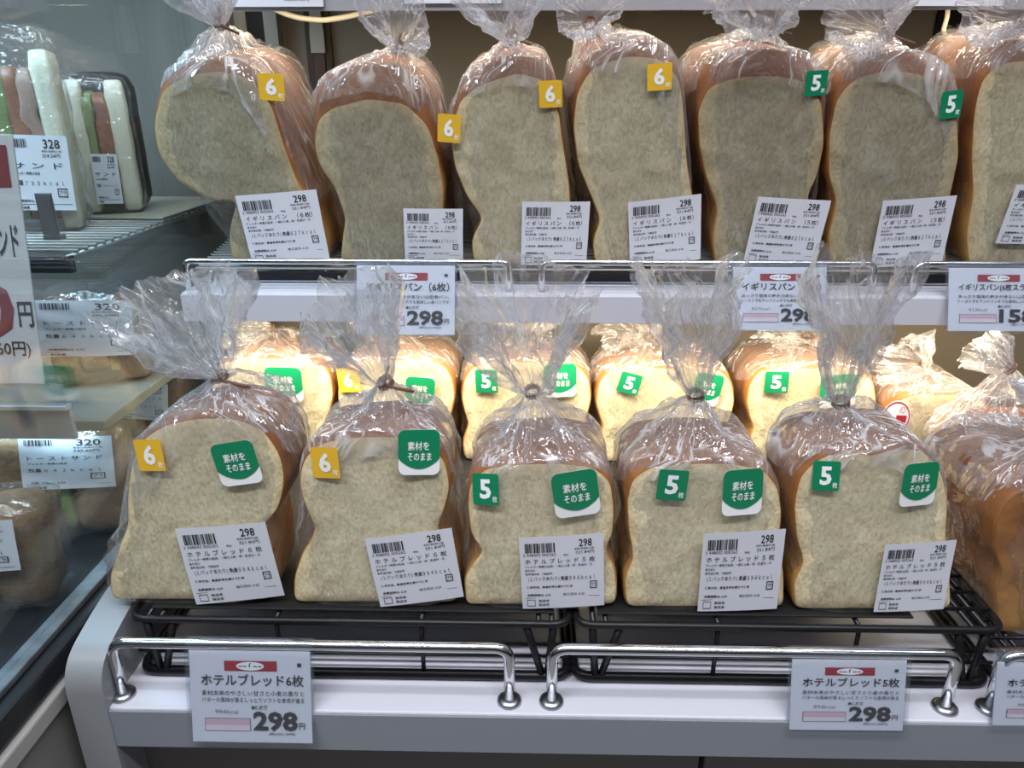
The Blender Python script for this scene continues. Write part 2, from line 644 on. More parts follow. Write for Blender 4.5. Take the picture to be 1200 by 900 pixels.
# ---------------------------------------------------------------- a flat or gently curved sheet laid on a surface
class Lay:
    """maps sheet coordinates (u right, v down, 0..1) to 3-D in the parent's frame. fit: y = quadratic(x, z)"""

    def __init__(self, cx, cz, w, h, rot, bvh=None, y=0.0, off=0.0):
        self.c, self.s = math.cos(R(rot)), math.sin(R(rot))
        self.cx, self.cz, self.w, self.h = cx, cz, w, h
        self.q = np.array([y, 0, 0, 0, 0, 0])
        if bvh is not None:
            rows, ys = [], []
            for i in range(15):
                for j in range(15):
                    x, z = self.xz(i / 14, j / 14)
                    hit = bvh.ray_cast(Vector((x, -0.5, z)), Vector((0, 1, 0)))
                    if hit[0] is not None and hit[0].y < 0.012:
                        rows.append(self.row(x, z))
                        ys.append(hit[0].y)
            if len(ys) > 8:
                A, b = np.array(rows), np.array(ys)
                keep = b < np.percentile(b, 30) + 0.004
                A, b = A[keep], b[keep]
                q = np.linalg.lstsq(A, b, rcond=None)[0] if len(b) > 14 else np.zeros(6)
                q[3:] = np.clip(q[3:], -0.8, 0.8)
                r_ = b - A[:, 3:] @ q[3:]
                q[:3] = np.linalg.lstsq(A[:, :3], r_, rcond=None)[0]
                q[1:3] = np.clip(q[1:3], -0.12, 0.12)
                q[0] = np.min(b - A[:, 1:] @ q[1:])
                self.q = q
        self.q[0] -= off

    def row(self, x, z):
        x, z = x - self.cx, z - self.cz
        return [1, x, z, x * x, z * z, x * z]

    def xz(self, u, v):
        a, b = (u - 0.5) * self.w, (0.5 - v) * self.h
        return self.cx + a * self.c - b * self.s, self.cz + a * self.s + b * self.c

    def p(self, u, v, lift=0.0):
        x, z = self.xz(u, v)
        y = float(np.dot(self.q, self.row(x, z)))
        return Vector((x, y - lift, z))


def sheet(name, lay, mat, parent, lift=0.0, n=8, poly=None, thick=0.0):
    if poly is None:
        v = [lay.p(i / n, j / n, lift) for j in range(n + 1) for i in range(n + 1)]
        f = [(j * (n + 1) + i, (j + 1) * (n + 1) + i, (j + 1) * (n + 1) + i + 1, j * (n + 1) + i + 1) for j in range(n) for i in range(n)]
    else:
        cu = sum(p[0] for p in poly) / len(poly)
        cv = sum(p[1] for p in poly) / len(poly)
        rings = [1.0, 0.66, 0.33]
        v = [lay.p(cu + (a - cu) * s, cv + (b - cv) * s, lift) for s in rings for a, b in poly] + [lay.p(cu, cv, lift)]
        m = len(poly)
        f = []
        for r_ in range(2):
            for k in range(m):
                f.append((r_ * m + k, r_ * m + (k + 1) % m, (r_ + 1) * m + (k + 1) % m, (r_ + 1) * m + k)[::-1])
        for k in range(m):
            f.append((2 * m + k, 2 * m + (k + 1) % m, 3 * m)[::-1])
    o = obj(name, v, f, mat, parent, smooth=True)
    if thick:
        md = o.modifiers.new('thickness', 'SOLIDIFY')
        md.thickness = thick
        md.offset = -1
    return o


def print_on(name, lay, fl, mat, parent, lift):
    return obj(name, [lay.p(u, v, lift) for u, v in fl.v], fl.f, mat, parent)


def number_sticker(lay, digit, parent):
    st = sheet('count_sticker', lay, GREEN if digit == '5' else YELLOW, parent, 0.0002, poly=rounded(0, 0, 1, 1, 0.07))
    st['label'] = ('green' if digit == '5' else 'yellow') + ' square slice count sticker'
    fl = Flat()
    fl.text(digit, 0.27, 0.17, 0.70, 0.80, 0.035)
    fl.text('枚', 0.74, 0.70, 0.93, 0.90, 0.01)
    print_on('numeral', lay, fl, WHITE, st, 0.0005)
    return st


def slogan_sticker(lay, parent):
    st = sheet('slogan_sticker', lay, WHITE, parent, 0.0002, poly=rounded(0, 0, 1, 1, 0.16))
    st['label'] = 'green rounded sticker with white lower edge'
    pts = []
    for cx, cy, a0 in ((0.16, 0.16, 180), (0.84, 0.16, 270)):
        for k in range(7):
            a = R(a0 + 15 * k)
            pts.append((cx + 0.16 * math.cos(a), cy + 0.16 * math.sin(a)))
    for k in range(13):
        t = k / 12
        pts.append((1 - t, 0.62 + 0.24 * math.sin(math.pi * t) ** 0.8))
    sheet('green_field', lay, GREEN, st, 0.0005, poly=pts)
    fl = Flat()
    fl.text('素材を', 0.23, 0.25, 0.75, 0.44, 0.012)
    fl.text('そのまま', 0.23, 0.49, 0.80, 0.67, 0.012)
    print_on('lettering', lay, fl, WHITE, st, 0.0009)
    return st


def product_label(lay, kind, parent):
    lb = sheet('price_label', lay, PAPER, parent, 0.0003)
    lb['label'] = 'white printed price label with barcode'
    bar, ink = PRINTS[kind]
    print_on('barcode', lay, bar, INK, lb, 0.0006)
    print_on('printing', lay, ink, INK, lb, 0.0006)
    return lb


# ---------------------------------------------------------------- loaves and bags
def catmull(pts, n=6):
    p = np.array(pts + [pts[0]], float)
    L = np.concatenate([[0], np.cumsum(np.hypot(*np.diff(p, axis=0).T))])
    t = np.linspace(0, L[-1], 77)[:-1]
    q = np.stack([np.interp(t, L, p[:, 0]), np.interp(t, L, p[:, 1])], 1)
    for _ in range(1):
        q = 0.25 * np.roll(q, 1, 0) + 0.5 * q + 0.25 * np.roll(q, -1, 0)
    pts = [tuple(a) for a in q]
    n = 2
    m = len(pts)
    out = []
    for i in range(m):
        p0, p1, p2, p3 = (np.array(pts[(i + k - 1) % m], float) for k in range(4))
        for k in range(n):
            t = k / n
            out.append(0.5 * ((2 * p1) + (-p0 + p2) * t + (2 * p0 - 5 * p1 + 4 * p2 - p3) * t * t + (-p0 + 3 * p1 - 3 * p2 + p3) * t ** 3))
    return [(float(a), float(b)) for a, b in out]


def hull(pts):
    pts = sorted(set((round(a, 6), round(b, 6)) for a, b in pts))

    def half(ps):
        h = []
        for p in ps:
            while len(h) > 1 and (h[-1][0] - h[-2][0]) * (p[1] - h[-2][1]) - (h[-1][1] - h[-2][1]) * (p[0] - h[-2][0]) <= 0:
                h.pop()
            h.append(p)
        return h
    lo, up = half(pts), half(pts[::-1])
    return lo, up


def loaf_meshes(outline, cut, D, slices, parent, seed, crust=CRUST, crumb=CRUMB, walls=()):
    """outline: closed (x,z) loop; the crust runs back D metres, the cut crumb face looks to -y"""
    n = len(outline)
    cx = sum(p[0] for p in outline) / n
    cz = sum(p[1] for p in outline) / n
    ys = [(0.0, 0.0, 0.975), (0.0006, 0.05, 0.99), (0.003, 0.30, 1.0), (0.008, 0.66, 1.0), (0.014, 0.90, 1.0), (0.0185, 1.0, 1.0)]
    for k in range(1, slices):
        y = D * k / slices
        if 0.023 < y < D - 0.026:
            ys += [(y - 0.0035, 1, 1.0), (y, 1, 0.992), (y + 0.0035, 1, 1.0)]
    ys += [(D - 0.022, 1, 1.0), (D - 0.011, 1, 0.978), (D - 0.004, 1, 0.935), (D, 1, 0.86), (D, 1, 0.5)]
    v, f = [], []
    for (y, be, s) in ys:
        for (x, z), (x0_, z0_) in zip(outline, cut):
            x, z = x0_ + (x - x0_) * be, z0_ + (z - z0_) * be
            q = noise.noise(Vector((x * 45 + seed, y * 38, z * 45))) * 0.0014 if 0.003 < y < D else 0
            r = math.hypot(x - cx, z - cz) or 1
            k = s + q / r
            zz = max(0.0005, cz + (z - cz) * k)
            xx = cx + (x - cx) * k
            for (wa, wb_, wc) in walls:
                e = wa * xx + wb_ * zz - wc + 0.0006
                if e > 0:
                    xx -= wa * e
            v.append((xx, y, zz))
    for j in range(len(ys) - 1):
        for i in range(n):
            f.append((j * n + i, j * n + (i + 1) % n, (j + 1) * n + (i + 1) % n, (j + 1) * n + i))
    f.append(tuple((len(ys) - 1) * n + i for i in range(n)))
    lf = obj('loaf', v, f, crust, parent, smooth=True)
    rings = [0.978, 0.95, 0.85, 0.7, 0.5, 0.3, 0.12]
    v, f = [], []
    for s in rings:
        for (x, z) in cut:
            X, Z = cx + (x - cx) * s, cz + (z - cz) * s
            e = 0 if s > 0.96 else noise.noise(Vector((X * 60 + seed, 3, Z * 60))) * 0.0012 - 0.0008
            v.append((X, -0.0004 + e, max(0.0008, Z)))
    v.append((cx, -0.001, cz))
    for j in range(len(rings) - 1):
        for i in range(n):
            f.append((j * n + i, (j + 1) * n + i, (j + 1) * n + (i + 1) % n, j * n + (i + 1) % n))
    j = len(rings) - 1
    for i in range(n):
        f.append((j * n + i, (j + 1) * n, j * n + (i + 1) % n))
    cf = obj('crumb_face', v, f, crumb, lf, smooth=True)
    ra = cf.data.attributes.new('rim', 'FLOAT', 'POINT')
    rv = {0.978: 0.75, 0.95: 0.38, 0.85: 0.10}
    ra.data.foreach_set('value', [rv.get(s, 0.0) for s in rings for _ in outline] + [0.0])
    cf['label'] = 'pale cut crumb face of the front slice'
    return lf


def bag_mesh(outline, D, neck, tip, rad, seed, flat=0.6, wild=1.0, nr=0.0046, walls=(), zmax=None, slack=0.0):
    rnd = random.Random(seed)
    lo, up = hull(outline)
    up = up[::-1]
    H = max(p[1] for p in outline)
    ux, uz = [p[0] for p in up], [p[1] for p in up]
    xl0, xr0 = ux[0], ux[-1]
    allp = lo + up
    zs = np.linspace(0, H, 60)

    def span(z):
        xs = []
        ring = lo + up[::-1]
        for i in range(len(ring)):
            a, b = ring[i], ring[(i + 1) % len(ring)]
            if (a[1] - z) * (b[1] - z) <= 0 and a[1] != b[1]:
                xs.append(a[0] + (b[0] - a[0]) * (z - a[1]) / (b[1] - a[1]))
        return (min(xs), max(xs)) if len(xs) > 1 else None
    sp = []
    for z in zs:
        s = span(min(max(z, 0.002), H - 0.0015))
        sp.append(s if s else sp[-1])
    sl, sr = np.array([s[0] for s in sp]), np.array([s[1] for s in sp])
    top = lambda x: float(np.interp(x, ux, uz))
    NT = 132
    E, EY = 0.0014, 0.0036
    TH = lambda k: 2 * math.pi * k / NT + math.pi / 2
    xm, hwm = (xl0 + xr0) / 2, (xr0 - xl0) / 2
    V, F, FM = [], [], []
    cs = []
    for k in range(NT):
        th = TH(k)
        c, s = math.cos(th), math.sin(th)
        e = 2 / 4.5
        cs.append((math.copysign(abs(c) ** e, c), math.copysign(abs(s) ** e, s)))
    ph = [(rnd.choice([3, 4, 5]), rnd.random() * 6.3, 0.35), (rnd.choice([7, 8, 9]), rnd.random() * 6.3, 0.40), (rnd.choice([13, 15, 17]), rnd.random() * 6.3, 0.3), (rnd.choice([22, 25, 29]), rnd.random() * 6.3, 0.18)]

    def pleat(k):
        th = TH(k)
        return sum(a * (1 - 2 * abs(math.sin(0.5 * m * th + p))) for m, p, a in ph)
    PL = [pleat(k) for k in range(NT)]

    def nz(p, s, o=0.0):
        return noise.noise(Vector((p[0] * s + seed * 1.7 + o, p[1] * s + seed * 0.9, p[2] * s)))

    def crink(p, s, o=0.0):
        return 1 - 2 * abs(nz(p, s, o)) * 1.6

    rings = []
    NB = 24
    zt = [max(0.35 * H, top(xm + hwm * 0.96 * c)) + 0.001 for c, s in cs]
    hd = D / 2 + EY
    for j in range(NB + 1):
        fr = j / NB
        ring = []
        for k, (c, s) in enumerate(cs):
            z = zt[k] * fr
            a, b = float(np.interp(z, zs, sl)), float(np.interp(z, zs, sr))
            a2, b2 = min(a, xm - 0.25 * hwm), max(b, xm + 0.25 * hwm)
            x = (a2 + b2) / 2 + ((b2 - a2) / 2 + E) * c - (slack * (-c) * (0.35 + 0.65 * math.sin(3.0 * fr) ** 2) if c < 0 else 0)
            y = D / 2 + hd * s
            w = 0.0015 * crink((x, y, z), 22) + 0.0009 * crink((x, y, z), 60, 5) + 0.0012 * nz((x, y, z), 14, 9)
            w *= min(1, 0.3 + 2 * fr) 
            ring.append((x + c * abs(w) * 2.2 * wild, y + (s * abs(w) * (1.0 if s < 0 else 2.0)), z + 0.0006))
        rings.append((ring, 1 if fr > 0.9 else 0))
    base = rings[-1][0]
    NN = 30
    for j in range(1, NN + 1):
        t = j / NN
        ring = []
        for k, (c, s) in enumerate(cs):
            bx, by, bz = base[k]
            sc = (1 - t) ** 0.85
            am = 0.05 + 0.30 * t
            rr = sc * (1 + am * PL[k] * min(1, 6 * t) * (1 - 0.3 * sc))
            x = neck[0] + (bx - neck[0]) * rr
            y = neck[1] + (by - neck[1]) * rr
            x += nr * math.cos(TH(k)) * t * (1 + 0.25 * PL[k])
            y += nr * math.sin(TH(k)) * t * (1 + 0.25 * PL[k])
            z = bz + (neck[2] - bz) * t ** 1.25
            cr = (0.004 * crink((x, y, z), 30) + 0.0022 * crink((x, y, z), 75, 3)) * math.sin(math.pi * min(1, t * 1.05)) ** 0.6
            z += cr * 0.9 * wild
            if -0.006 < y < D + 0.006 and xl0 - 0.004 < x < xr0 + 0.004:
                lim = top(min(max(x, xl0), xr0)) + 0.0022 + 0.0016 * crink((x, y, 0), 40, 7)
                z = max(z, lim)
            ring.append((x, y, z))
        rings.append((ring, 1))
    ax = Vector(tip) - Vector(neck)
    hh = ax.length
    az = ax.normalized()
    a1 = Vector((1, 0, 0)) - az * az.x
    a1.normalize()
    a2v = az.cross(a1)
    NF = 30
    edge = [1 + 0.16 * noise.noise(Vector((math.cos(2 * math.pi * k / NT) * 1.6 + seed, math.sin(2 * math.pi * k / NT) * 1.6, 4))) + 0.035 * noise.noise(Vector((k * 0.30, seed, 2))) for k in range(NT)]
    for j in range(1, NF + 1):
        u = j / NF
        ring = []
        for k in range(NT):
            th = TH(k)
            r0 = nr + (rad - nr) * u ** 0.8
            pk = 1 + (0.25 + 0.30 * min(1, 3 * u)) * PL[k] * (1 - 0.45 * u)
            p = Vector(neck) + az * (hh * u * edge[k] * (1 - 0.1 * (1 - u))) + a1 * (r0 * pk * math.cos(th)) + a2v * (r0 * pk * math.sin(th) * (1 - (1 - flat) * u))
            amp = 0.010 * wild * u ** 0.8
            p += a1 * amp * nz(p, 26, 1) * 1.3 + a2v * amp * nz(p, 26, 8) + az * amp * 0.9 * nz(p, 34, 5)
            p += (a1 * math.cos(th) + a2v * math.sin(th)) * (0.0035 * wild * u * crink(p, 55, 2))
            ring.append(tuple(p))
        rings.append((ring, 1))
    for ring, m in rings:
        V += ring
    for i, (x, y, z) in enumerate(V):
        for (a, b, c) in walls:
            e = a * x + b * z - c
            if e > 0:
                x, z = x - a * e, z - b * e
        if zmax is not None and z > zmax:
            z = zmax - min(0.004, (z - zmax) * 0.15)
        V[i] = (x, y, max(z, 0.0004))
    for j in range(len(rings) - 1):
        for k in range(NT):
            k2 = (k + 1) % NT
            F.append((j * NT + k, j * NT + k2, (j + 1) * NT + k2, (j + 1) * NT + k))
            FM.append(rings[j + 1][1])
    c = len(V)
    V.append((xm, D / 2, 0.0006))
    for k in range(NT):
        F.append((k, c, (k + 1) % NT))
        FM.append(0)
    UV = []
    nr_ = len(rings)
    for f in F:
        ks = [i % NT for i in f]
        wrap = max(ks) == NT - 1 and min(ks) == 0
        for i in f:
            k, r_ = i % NT, min(i // NT, nr_)
            UV.append(((1.0 if wrap and k == 0 else k / NT) + seed * 0.731, r_ / nr_ + seed * 1.377))
    return V, F, FM, UV


def twist_tie(neck, axis, parent, r=0.0056, tails=True, seed=0):
    mb = MB()
    az = Vector(axis).normalized()
    a1 = (Vector((1, 0, 0)) - az * az.x).normalized()
    a2 = az.cross(a1)
    for off in (-0.0016, 0.0016):
        mb.tube([Vector(neck) + az * off + a1 * (r * math.cos(2 * math.pi * k / 20)) + a2 * (r * math.sin(2 * math.pi * k / 20)) for k in range(20)], 0.0011, 6, closed=True)
    if tails:
        rnd = random.Random(seed)
        p = Vector(neck) - Vector((0, 1, 0)) * (r + 0.0012)
        p2 = p + Vector((rnd.uniform(0.003, 0.006), -0.002, rnd.uniform(0.012, 0.018)))
        p3 = p + Vector((rnd.uniform(0.016, 0.026), -0.002, -rnd.uniform(0.003, 0.008)))
        mb.tube([p + Vector((-0.003, 0, -0.003)), p, p2], 0.0013, 6)
        mb.tube([p, (p + p3) / 2, p3], 0.0013, 6)
    return mb.build('twist_tie', TIE, parent)


ROW = []


def bread_pack(*a, **k):
    """noted now, built with its row by build_row()"""
    ROW.append((a, k))


def build_row(zmax=None):
    made = [BreadPack(*a, **k) for a, k in ROW]
    ROW.clear()
    hulls = [[(p.O.x + q[0], q[1]) for q in p.ol] for p in made]
    walls = [[] for _ in made]
    for i in range(len(made) - 1):
        A, B = made[i], made[i + 1]
        for _ in range(14):
            best = None
            for deg in range(-30, 31, 2):
                a, b = math.cos(R(deg)), math.sin(R(deg))
                ra = max(a * (A.O.x + x) + b * (A.O.z + z) for x, z in A.ol)
                lb = min(a * (B.O.x + x) + b * (B.O.z + z) for x, z in B.ol)
                if best is None or lb - ra > best[0]:
                    best = (lb - ra, a, b, (lb + ra) / 2)
            if best[0] >= 0.0020:
                break
            for P in (A, B):
                P.ol = [(x * 0.995, z) for x, z in P.ol]
        g, a, b, c = best
        A.walls.append((a, b, c - a * A.O.x - b * A.O.z - 0.0004))
        B.walls.append((-a, -b, -(c - a * B.O.x - b * B.O.z) - 0.0004))
    for p in made:
        p.zmax = None if zmax is None else zmax - p.O.z
        p.build()
    return [p.root for p in made]


class BreadPack:
    def __init__(self, label, group, outline_px, y0, z0, tau, D, slices, neck_px, neck_d, tip_px, tip_d, rad, seed,
                 stickers=(), price=None, tails=True, flat=0.6, wild=1.0, crust=CRUST, crumb=None, name='bread_pack', crown=2, slack=0.0):
        """outline_px: the cut face traced on the photograph, taken to the real plane of that face (front at y0, leaning by tau)"""
        t = R(tau)
        top_y = max(q[1] for q in outline_px) - 14
        bx = [p for p in outline_px if p[1] >= top_y]
        xc = sum(at(p[0], p[1], y0).x for p in bx) / len(bx)
        self.O = Vector((xc, y0, z0))
        self.t = t
        self.ey, self.ez = Vector((0, math.cos(t), math.sin(t))), Vector((0, -math.sin(t), math.cos(t)))
        pts = [self.loc(*p) for p in outline_px]
        zmin = min(p[1] for p in pts)
        self.sh = -zmin
        cut = [(a, max(0.0, b)) for a, b in catmull([(a, b - zmin) for a, b in pts], 7)]
        H = max(b for a, b in cut)
        rise = self.loc(xc, min(p[1] for p in outline_px))[1] - self.loc(xc, min(p[1] for p in outline_px) + crown)[1]
        self.lift = []
        for a, b in cut:
            w = min(1, max(0, (b / H - 0.50) / 0.45))
            self.lift.append(rise * w * w * (3 - 2 * w))
        self.ol = [(a, b + l) for (a, b), l in zip(cut, self.lift)]
        self.walls, self.zmax = [], None
        self.__dict__.update(label=label, group=group, D=D, slices=slices, neck_px=neck_px, neck_d=min(neck_d, 0.58 * D) if neck_d > 0 else neck_d, tip_px=tip_px, tip_d=tip_d, rad=rad, seed=seed,
                             stickers=stickers, tails=tails, flat=flat, wild=wild, crust=crust, crumb=crumb or CRUMB, name=name, slack=slack)

    def cut(self):
        return [(a, b - l) for (a, b), l in zip(self.ol, self.lift)]

    def loc(self, px, py, yl=0.0):
        d = ray(px, py)
        P0 = self.O + self.ey * yl
        k = (P0 - CAMP).dot(self.ey) / d.dot(self.ey)
        q = CAMP + d * k - P0
        return q.x, q.dot(self.ez)

    def build(self):
        ol, D, sh, loc = self.ol, self.D, self.sh, self.loc
        root = self.root = empty(self.name, self.O, (self.t, 0, 0))
        tag(root, self.label, 'bread', self.group)
        loaf_meshes(ol, self.cut(), D, self.slices, root, self.seed, self.crust, self.crumb, self.walls)
        nx, nzv = loc(*self.neck_px, self.neck_d)
        tx, tz = loc(*self.tip_px, self.tip_d)
        H = max(p[1] for p in ol)
        neck = (nx, self.neck_d, max(nzv + sh, H + 0.012))
        tip = (tx, self.tip_d, tz + sh)
        V, F, FM, UV = bag_mesh(ol, D, neck, tip, self.rad, self.seed, self.flat, self.wild, walls=self.walls, zmax=self.zmax, slack=self.slack)
        bag = obj('bag', V, F, [FILM, FILM_G], root, smooth=True, fm=FM)
        uvl = bag.data.uv_layers.new(name='UVMap')
        uvl.data.foreach_set('uv', [c for q in UV for c in q])
        bag['label'] = 'clear crinkled plastic bag gathered at the top'
        bvh = BVHTree.FromPolygons([Vector(v) for v in V], F)
        twist_tie(neck, Vector(tip) - Vector(neck), root, tails=self.tails, seed=self.seed)
        for (kind, px, py, w, h, rot) in self.stickers:
            x, z = loc(px, py, -0.006)
            x2, _ = loc(px + w, py, -0.006)
            _, z2 = loc(px, py + h, -0.006)
            w3, h3 = abs(x2 - x), abs(z2 - z)
            if kind not in '56go':
                z = max(z, 0.0015 - sh + 0.5 * h3 * math.cos(R(rot)) + 0.5 * w3 * abs(math.sin(R(rot))))
            lay = Lay(x, z + sh, w3, h3, rot, bvh, -0.006, 0.0004)
            if kind in '56':
                number_sticker(lay, kind, root)
            elif kind == 'g':
                slogan_sticker(lay, root)
            elif kind == 'o':
                st = sheet('round_sticker', lay, PAPER, root, 0.0003, poly=[(0.5 + 0.5 * math.cos(a * R(12)), 0.5 + 0.5 * math.sin(a * R(12))) for a in range(30)])
                st['label'] = 'round white sticker printed in crimson'
                fl = Flat()
                fl.rect(0.50, 0.42, 0.86, 0.62)
                fl.text('パン', 0.56, 0.15, 0.80, 0.36, 0.01)
                for a in range(24):
                    c1, s1, c2, s2 = math.cos(R(a * 15)), math.sin(R(a * 15)), math.cos(R(a * 15 + 15)), math.sin(R(a * 15 + 15))
                    fl.poly([(0.5 + 0.47 * c1, 0.5 + 0.47 * s1), (0.5 + 0.47 * c2, 0.5 + 0.47 * s2), (0.5 + 0.43 * c2, 0.5 + 0.43 * s2), (0.5 + 0.43 * c1, 0.5 + 0.43 * s1)])
                print_on('printing', lay, fl, REDB, st, 0.0006)
            else:
                product_label(lay, kind, root)
        return root


# ================================================================ THE SETTING
SH_Y, SH_Z = 0.422, 0.875         # lower shelf: front edge and top
UP_Y, UP_Z = 0.664, 1.133         # upper shelf
X0, X1 = -0.312, 0.78
BACK_Y = 0.985

wb = MB().box((-1.1, BACK_Y, 0.2), (1.1, BACK_Y + 0.02, 1.9)).build('wall_back', BACKM)
struct(wb)

# left end panel of the bread fixture: rounded front corner, top edge rising to the back
prof = [(0.421, 0.20), (0.421, 0.885), (0.4225, 0.902), (0.428, 0.913), (0.438, 0.920), (0.465, 0.9265), (0.52, 0.935), (0.62, 0.951), (0.70, 0.963), (BACK_Y, 1.0), (BACK_Y, 0.20)]
pm = plain('grey_laminate_side', (0.25, 0.255, 0.265), 0.4, var=0.05, vscale=14)
_pp = [Vector((p[0], p[1], 0)) for p in prof[:-2]]
_pl = [tuple(p)[:2] for p in bend([Vector((0.421, 0.20, 0)), Vector((0.421, 0.913, 0)), Vector((0.470, 0.9275, 0)), Vector((BACK_Y, 1.0, 0))], 0.024, 10)]
wl = MB().prism(_pl + [(BACK_Y, 0.20)], -0.338, -0.3105, axis=0).build('wall_left', pm)
wl.data.polygons.foreach_set('use_smooth', [len(p.vertices) == 4 for p in wl.data.polygons])
wl.data.set_sharp_from_angle(angle=R(35))
struct(wl)

# cabinet below the lower shelf
cb = MB()
cb.box((X0, 0.452, 0.20), (0.142, 0.47, 0.825), 0.002)
cb.box((0.146, 0.452, 0.20), (X1, 0.47, 0.825), 0.002)
struct(cb.build('trim_1', plain('taupe_cabinet', (0.14, 0.125, 0.115), 0.5, var=0.05)))

fl_ = MB().box((-2.5, -3.0, -0.05), (2.5, 1.5, 0.0)).build('floor', plain('store_floor', (0.30, 0.29, 0.27), 0.35))
struct(fl_)

# ---------------------------------------------------------------- shelves
sh = empty('display_shelf', (0, SH_Y, SH_Z - 0.034))
tag(sh, 'white lower display shelf carrying the tall black racks', 'shelf')
MB().box((X0, 0.002, 0.0), (X1, BACK_Y - SH_Y - 0.002, 0.034), 0.0015).build('board', SHELFW, sh)
b = MB().box((X0, 0.0, -0.002), (X1, 0.0018, 0.0325), 0.0004).build('edge_band', SHELFF, sh)
b['label'] = 'front edge band with shade in its grey'

us = empty('display_shelf', (0, UP_Y, UP_Z - 0.026))
tag(us, 'white upper display shelf below the tilted bread packs', 'shelf')
MB().box((-0.322, 0.002, 0.0), (X1, BACK_Y - UP_Y - 0.002, 0.026), 0.0015).build('board', SHELFW, us)
b = MB().box((-0.322, 0.0, -0.001), (X1, 0.0018, 0.0245), 0.0004).build('edge_band', plain('pale_edge_band', (0.56, 0.56, 0.63), 0.4), us)
b['label'] = 'pale front edge band'
MB().box((-0.30, 0.022, -0.006), (X1 - 0.08, 0.034, 0.0)).build('light_channel', STEEL, us)

TP_Y = 0.742
tz_ = at(600, 11, TP_Y).z
ts = empty('display_shelf', (0, TP_Y, tz_))
tag(ts, 'topmost shelf edge with shade in its grey, crossing above the bags', 'shelf')
MB().prism([(0.002, 0.014), (BACK_Y - TP_Y - 0.004, 0.062), (BACK_Y - TP_Y - 0.004, 0.078), (0.002, 0.029)], -0.30, X1, axis=0).build('board', plain('taupe_shelf_board', (0.30, 0.27, 0.23), 0.5), ts)
MB().box((-0.30, 0.0, -0.001), (X1, 0.0018, 0.03), 0.0004).build('edge_band', plain('shaded_top_band', (0.30, 0.29, 0.31), 0.45), ts)  # shade on the topmost edge is put into this darker colour

# ---------------------------------------------------------------- uprights, gaps, cable and tag at the back of the top bay
def back_strip(pxa, pya, pxb, pyb, y, mat, name, label, cat, d=0.012):
    a, b_ = at(pxa, pya, y), at(pxb, pyb, y)
    o = MB().box((a.x, y - d, b_.z), (b_.x, y, a.z), 0.001).build(name, mat)
    tag(o, label, cat)
    return o


back_strip(283, -30, 326, 150, BACK_Y - 0.001, DARKM, 'recess_panel', 'black opening in the back panel behind the leftmost tilted pack', 'panel', 0.004)
st2 = plain('grey_upright', (0.27, 0.255, 0.225), 0.4)
up = MB()
a, c = at(328, 0, BACK_Y - 0.002), at(348, 300, BACK_Y - 0.002)
up.box((a.x, BACK_Y - 0.03, c.z), (c.x, BACK_Y - 0.002, 1.6), 0.002)
tag(up.build('shelf_upright', st2), 'grey upright post beside the black opening in the back panel', 'post')
slot = empty('slotted_upright', (at(376, 60, BACK_Y).x, BACK_Y - 0.004, 1.18))
tag(slot, 'brown slotted upright with a white tag above the second tilted pack', 'post')
MB().box((-0.0155, -0.004, 0), (0.0155, 0.003, 0.42), 0.001).build('channel', plain('brown_channel', (0.065, 0.032, 0.02), 0.5), slot)
MB().box((-0.0065, -0.0065, 0), (0.0065, -0.0042, 0.42), 0.0005).build('centre_rib', plain('brown_rib', (0.11, 0.055, 0.035), 0.5), slot)
tg = MB()
z1, z2 = at(376, 6, BACK_Y - 0.012).z - 1.18, at(376, 62, BACK_Y - 0.012).z - 1.18
tg.prism([(-0.006, z1), (0.006, z1), (0.0085, z2 + 0.02), (0.0085, z2), (-0.0085, z2), (-0.0085, z2 + 0.02)], -0.0095, -0.007, axis=1).build('paper_tag', plain('cream_tag', (0.60, 0.56, 0.46), 0.6), slot)
cab = MB()
pth = [at(x, y, 0.80) for x, y in ((318, 8), (333, 16), (355, 22), (380, 24), (405, 20), (430, 14), (446, 9))]
cab.tube(bend(pth, 0.006, 3), 0.0026, 8)
tag(cab.build('power_cable', plain('cream_cable', (0.66, 0.61, 0.48), 0.45)), 'cream cable sagging beneath the topmost shelf', 'cable')
wire2 = MB().tube([at(x, y, 0.80) for x, y in ((1112, 0), (1110, 20), (1106, 34), (1107, 44))], 0.0022, 7)
tag(wire2.build('power_cable', MATS['cream_cable']), 'short pale cable hanging behind the right packs', 'cable')
back_strip(1104, -20, 1142, 66, BACK_Y - 0.001, DARKM, 'recess_panel', 'dark opening in the back panel behind the sixth tilted pack', 'panel', 0.004)


# ---------------------------------------------------------------- chrome guard rails
def guard_rail(x0, x1, y, z, h, r, label, flange=True, dx=0.0):
    root = empty('guard_rail', ((x0 + x1) / 2, y, z))
    tag(root, label, 'rail', 'chrome guard rails along the shelf fronts')
    hw = (x1 - x0) / 2
    p = bend([(-hw, 0, 0), (-hw - dx, 0, h), (hw + dx, 0, h), (hw, 0, 0)], 0.012 if h > 0.03 else 0.008, 7)
    MB().tube(p, r, 14).build('bar', CHROME, root)
    if flange:
        for s in (-1, 1):
            n = 24
            f = MB()
            v, q = [], []
            prof = [(r * 0.9, 0.004), (r + 0.0022, 0.0040), (r + 0.0048, 0.0022), (r + 0.0052, 0.0003), (0.0, 0.0003)]
            for a, hz_ in prof:
                v += [(s * hw + a * math.cos(2 * math.pi * k / n), a * math.sin(2 * math.pi * k / n), hz_) for k in range(n)]
            for j in range(len(prof) - 1):
                for k in range(n):
                    q.append((j * n + k, j * n + (k + 1) % n, (j + 1) * n + (k + 1) % n, (j + 1) * n + k))
            f.add(v, q, True)
            f.build('flange', STEEL, root)
    return root


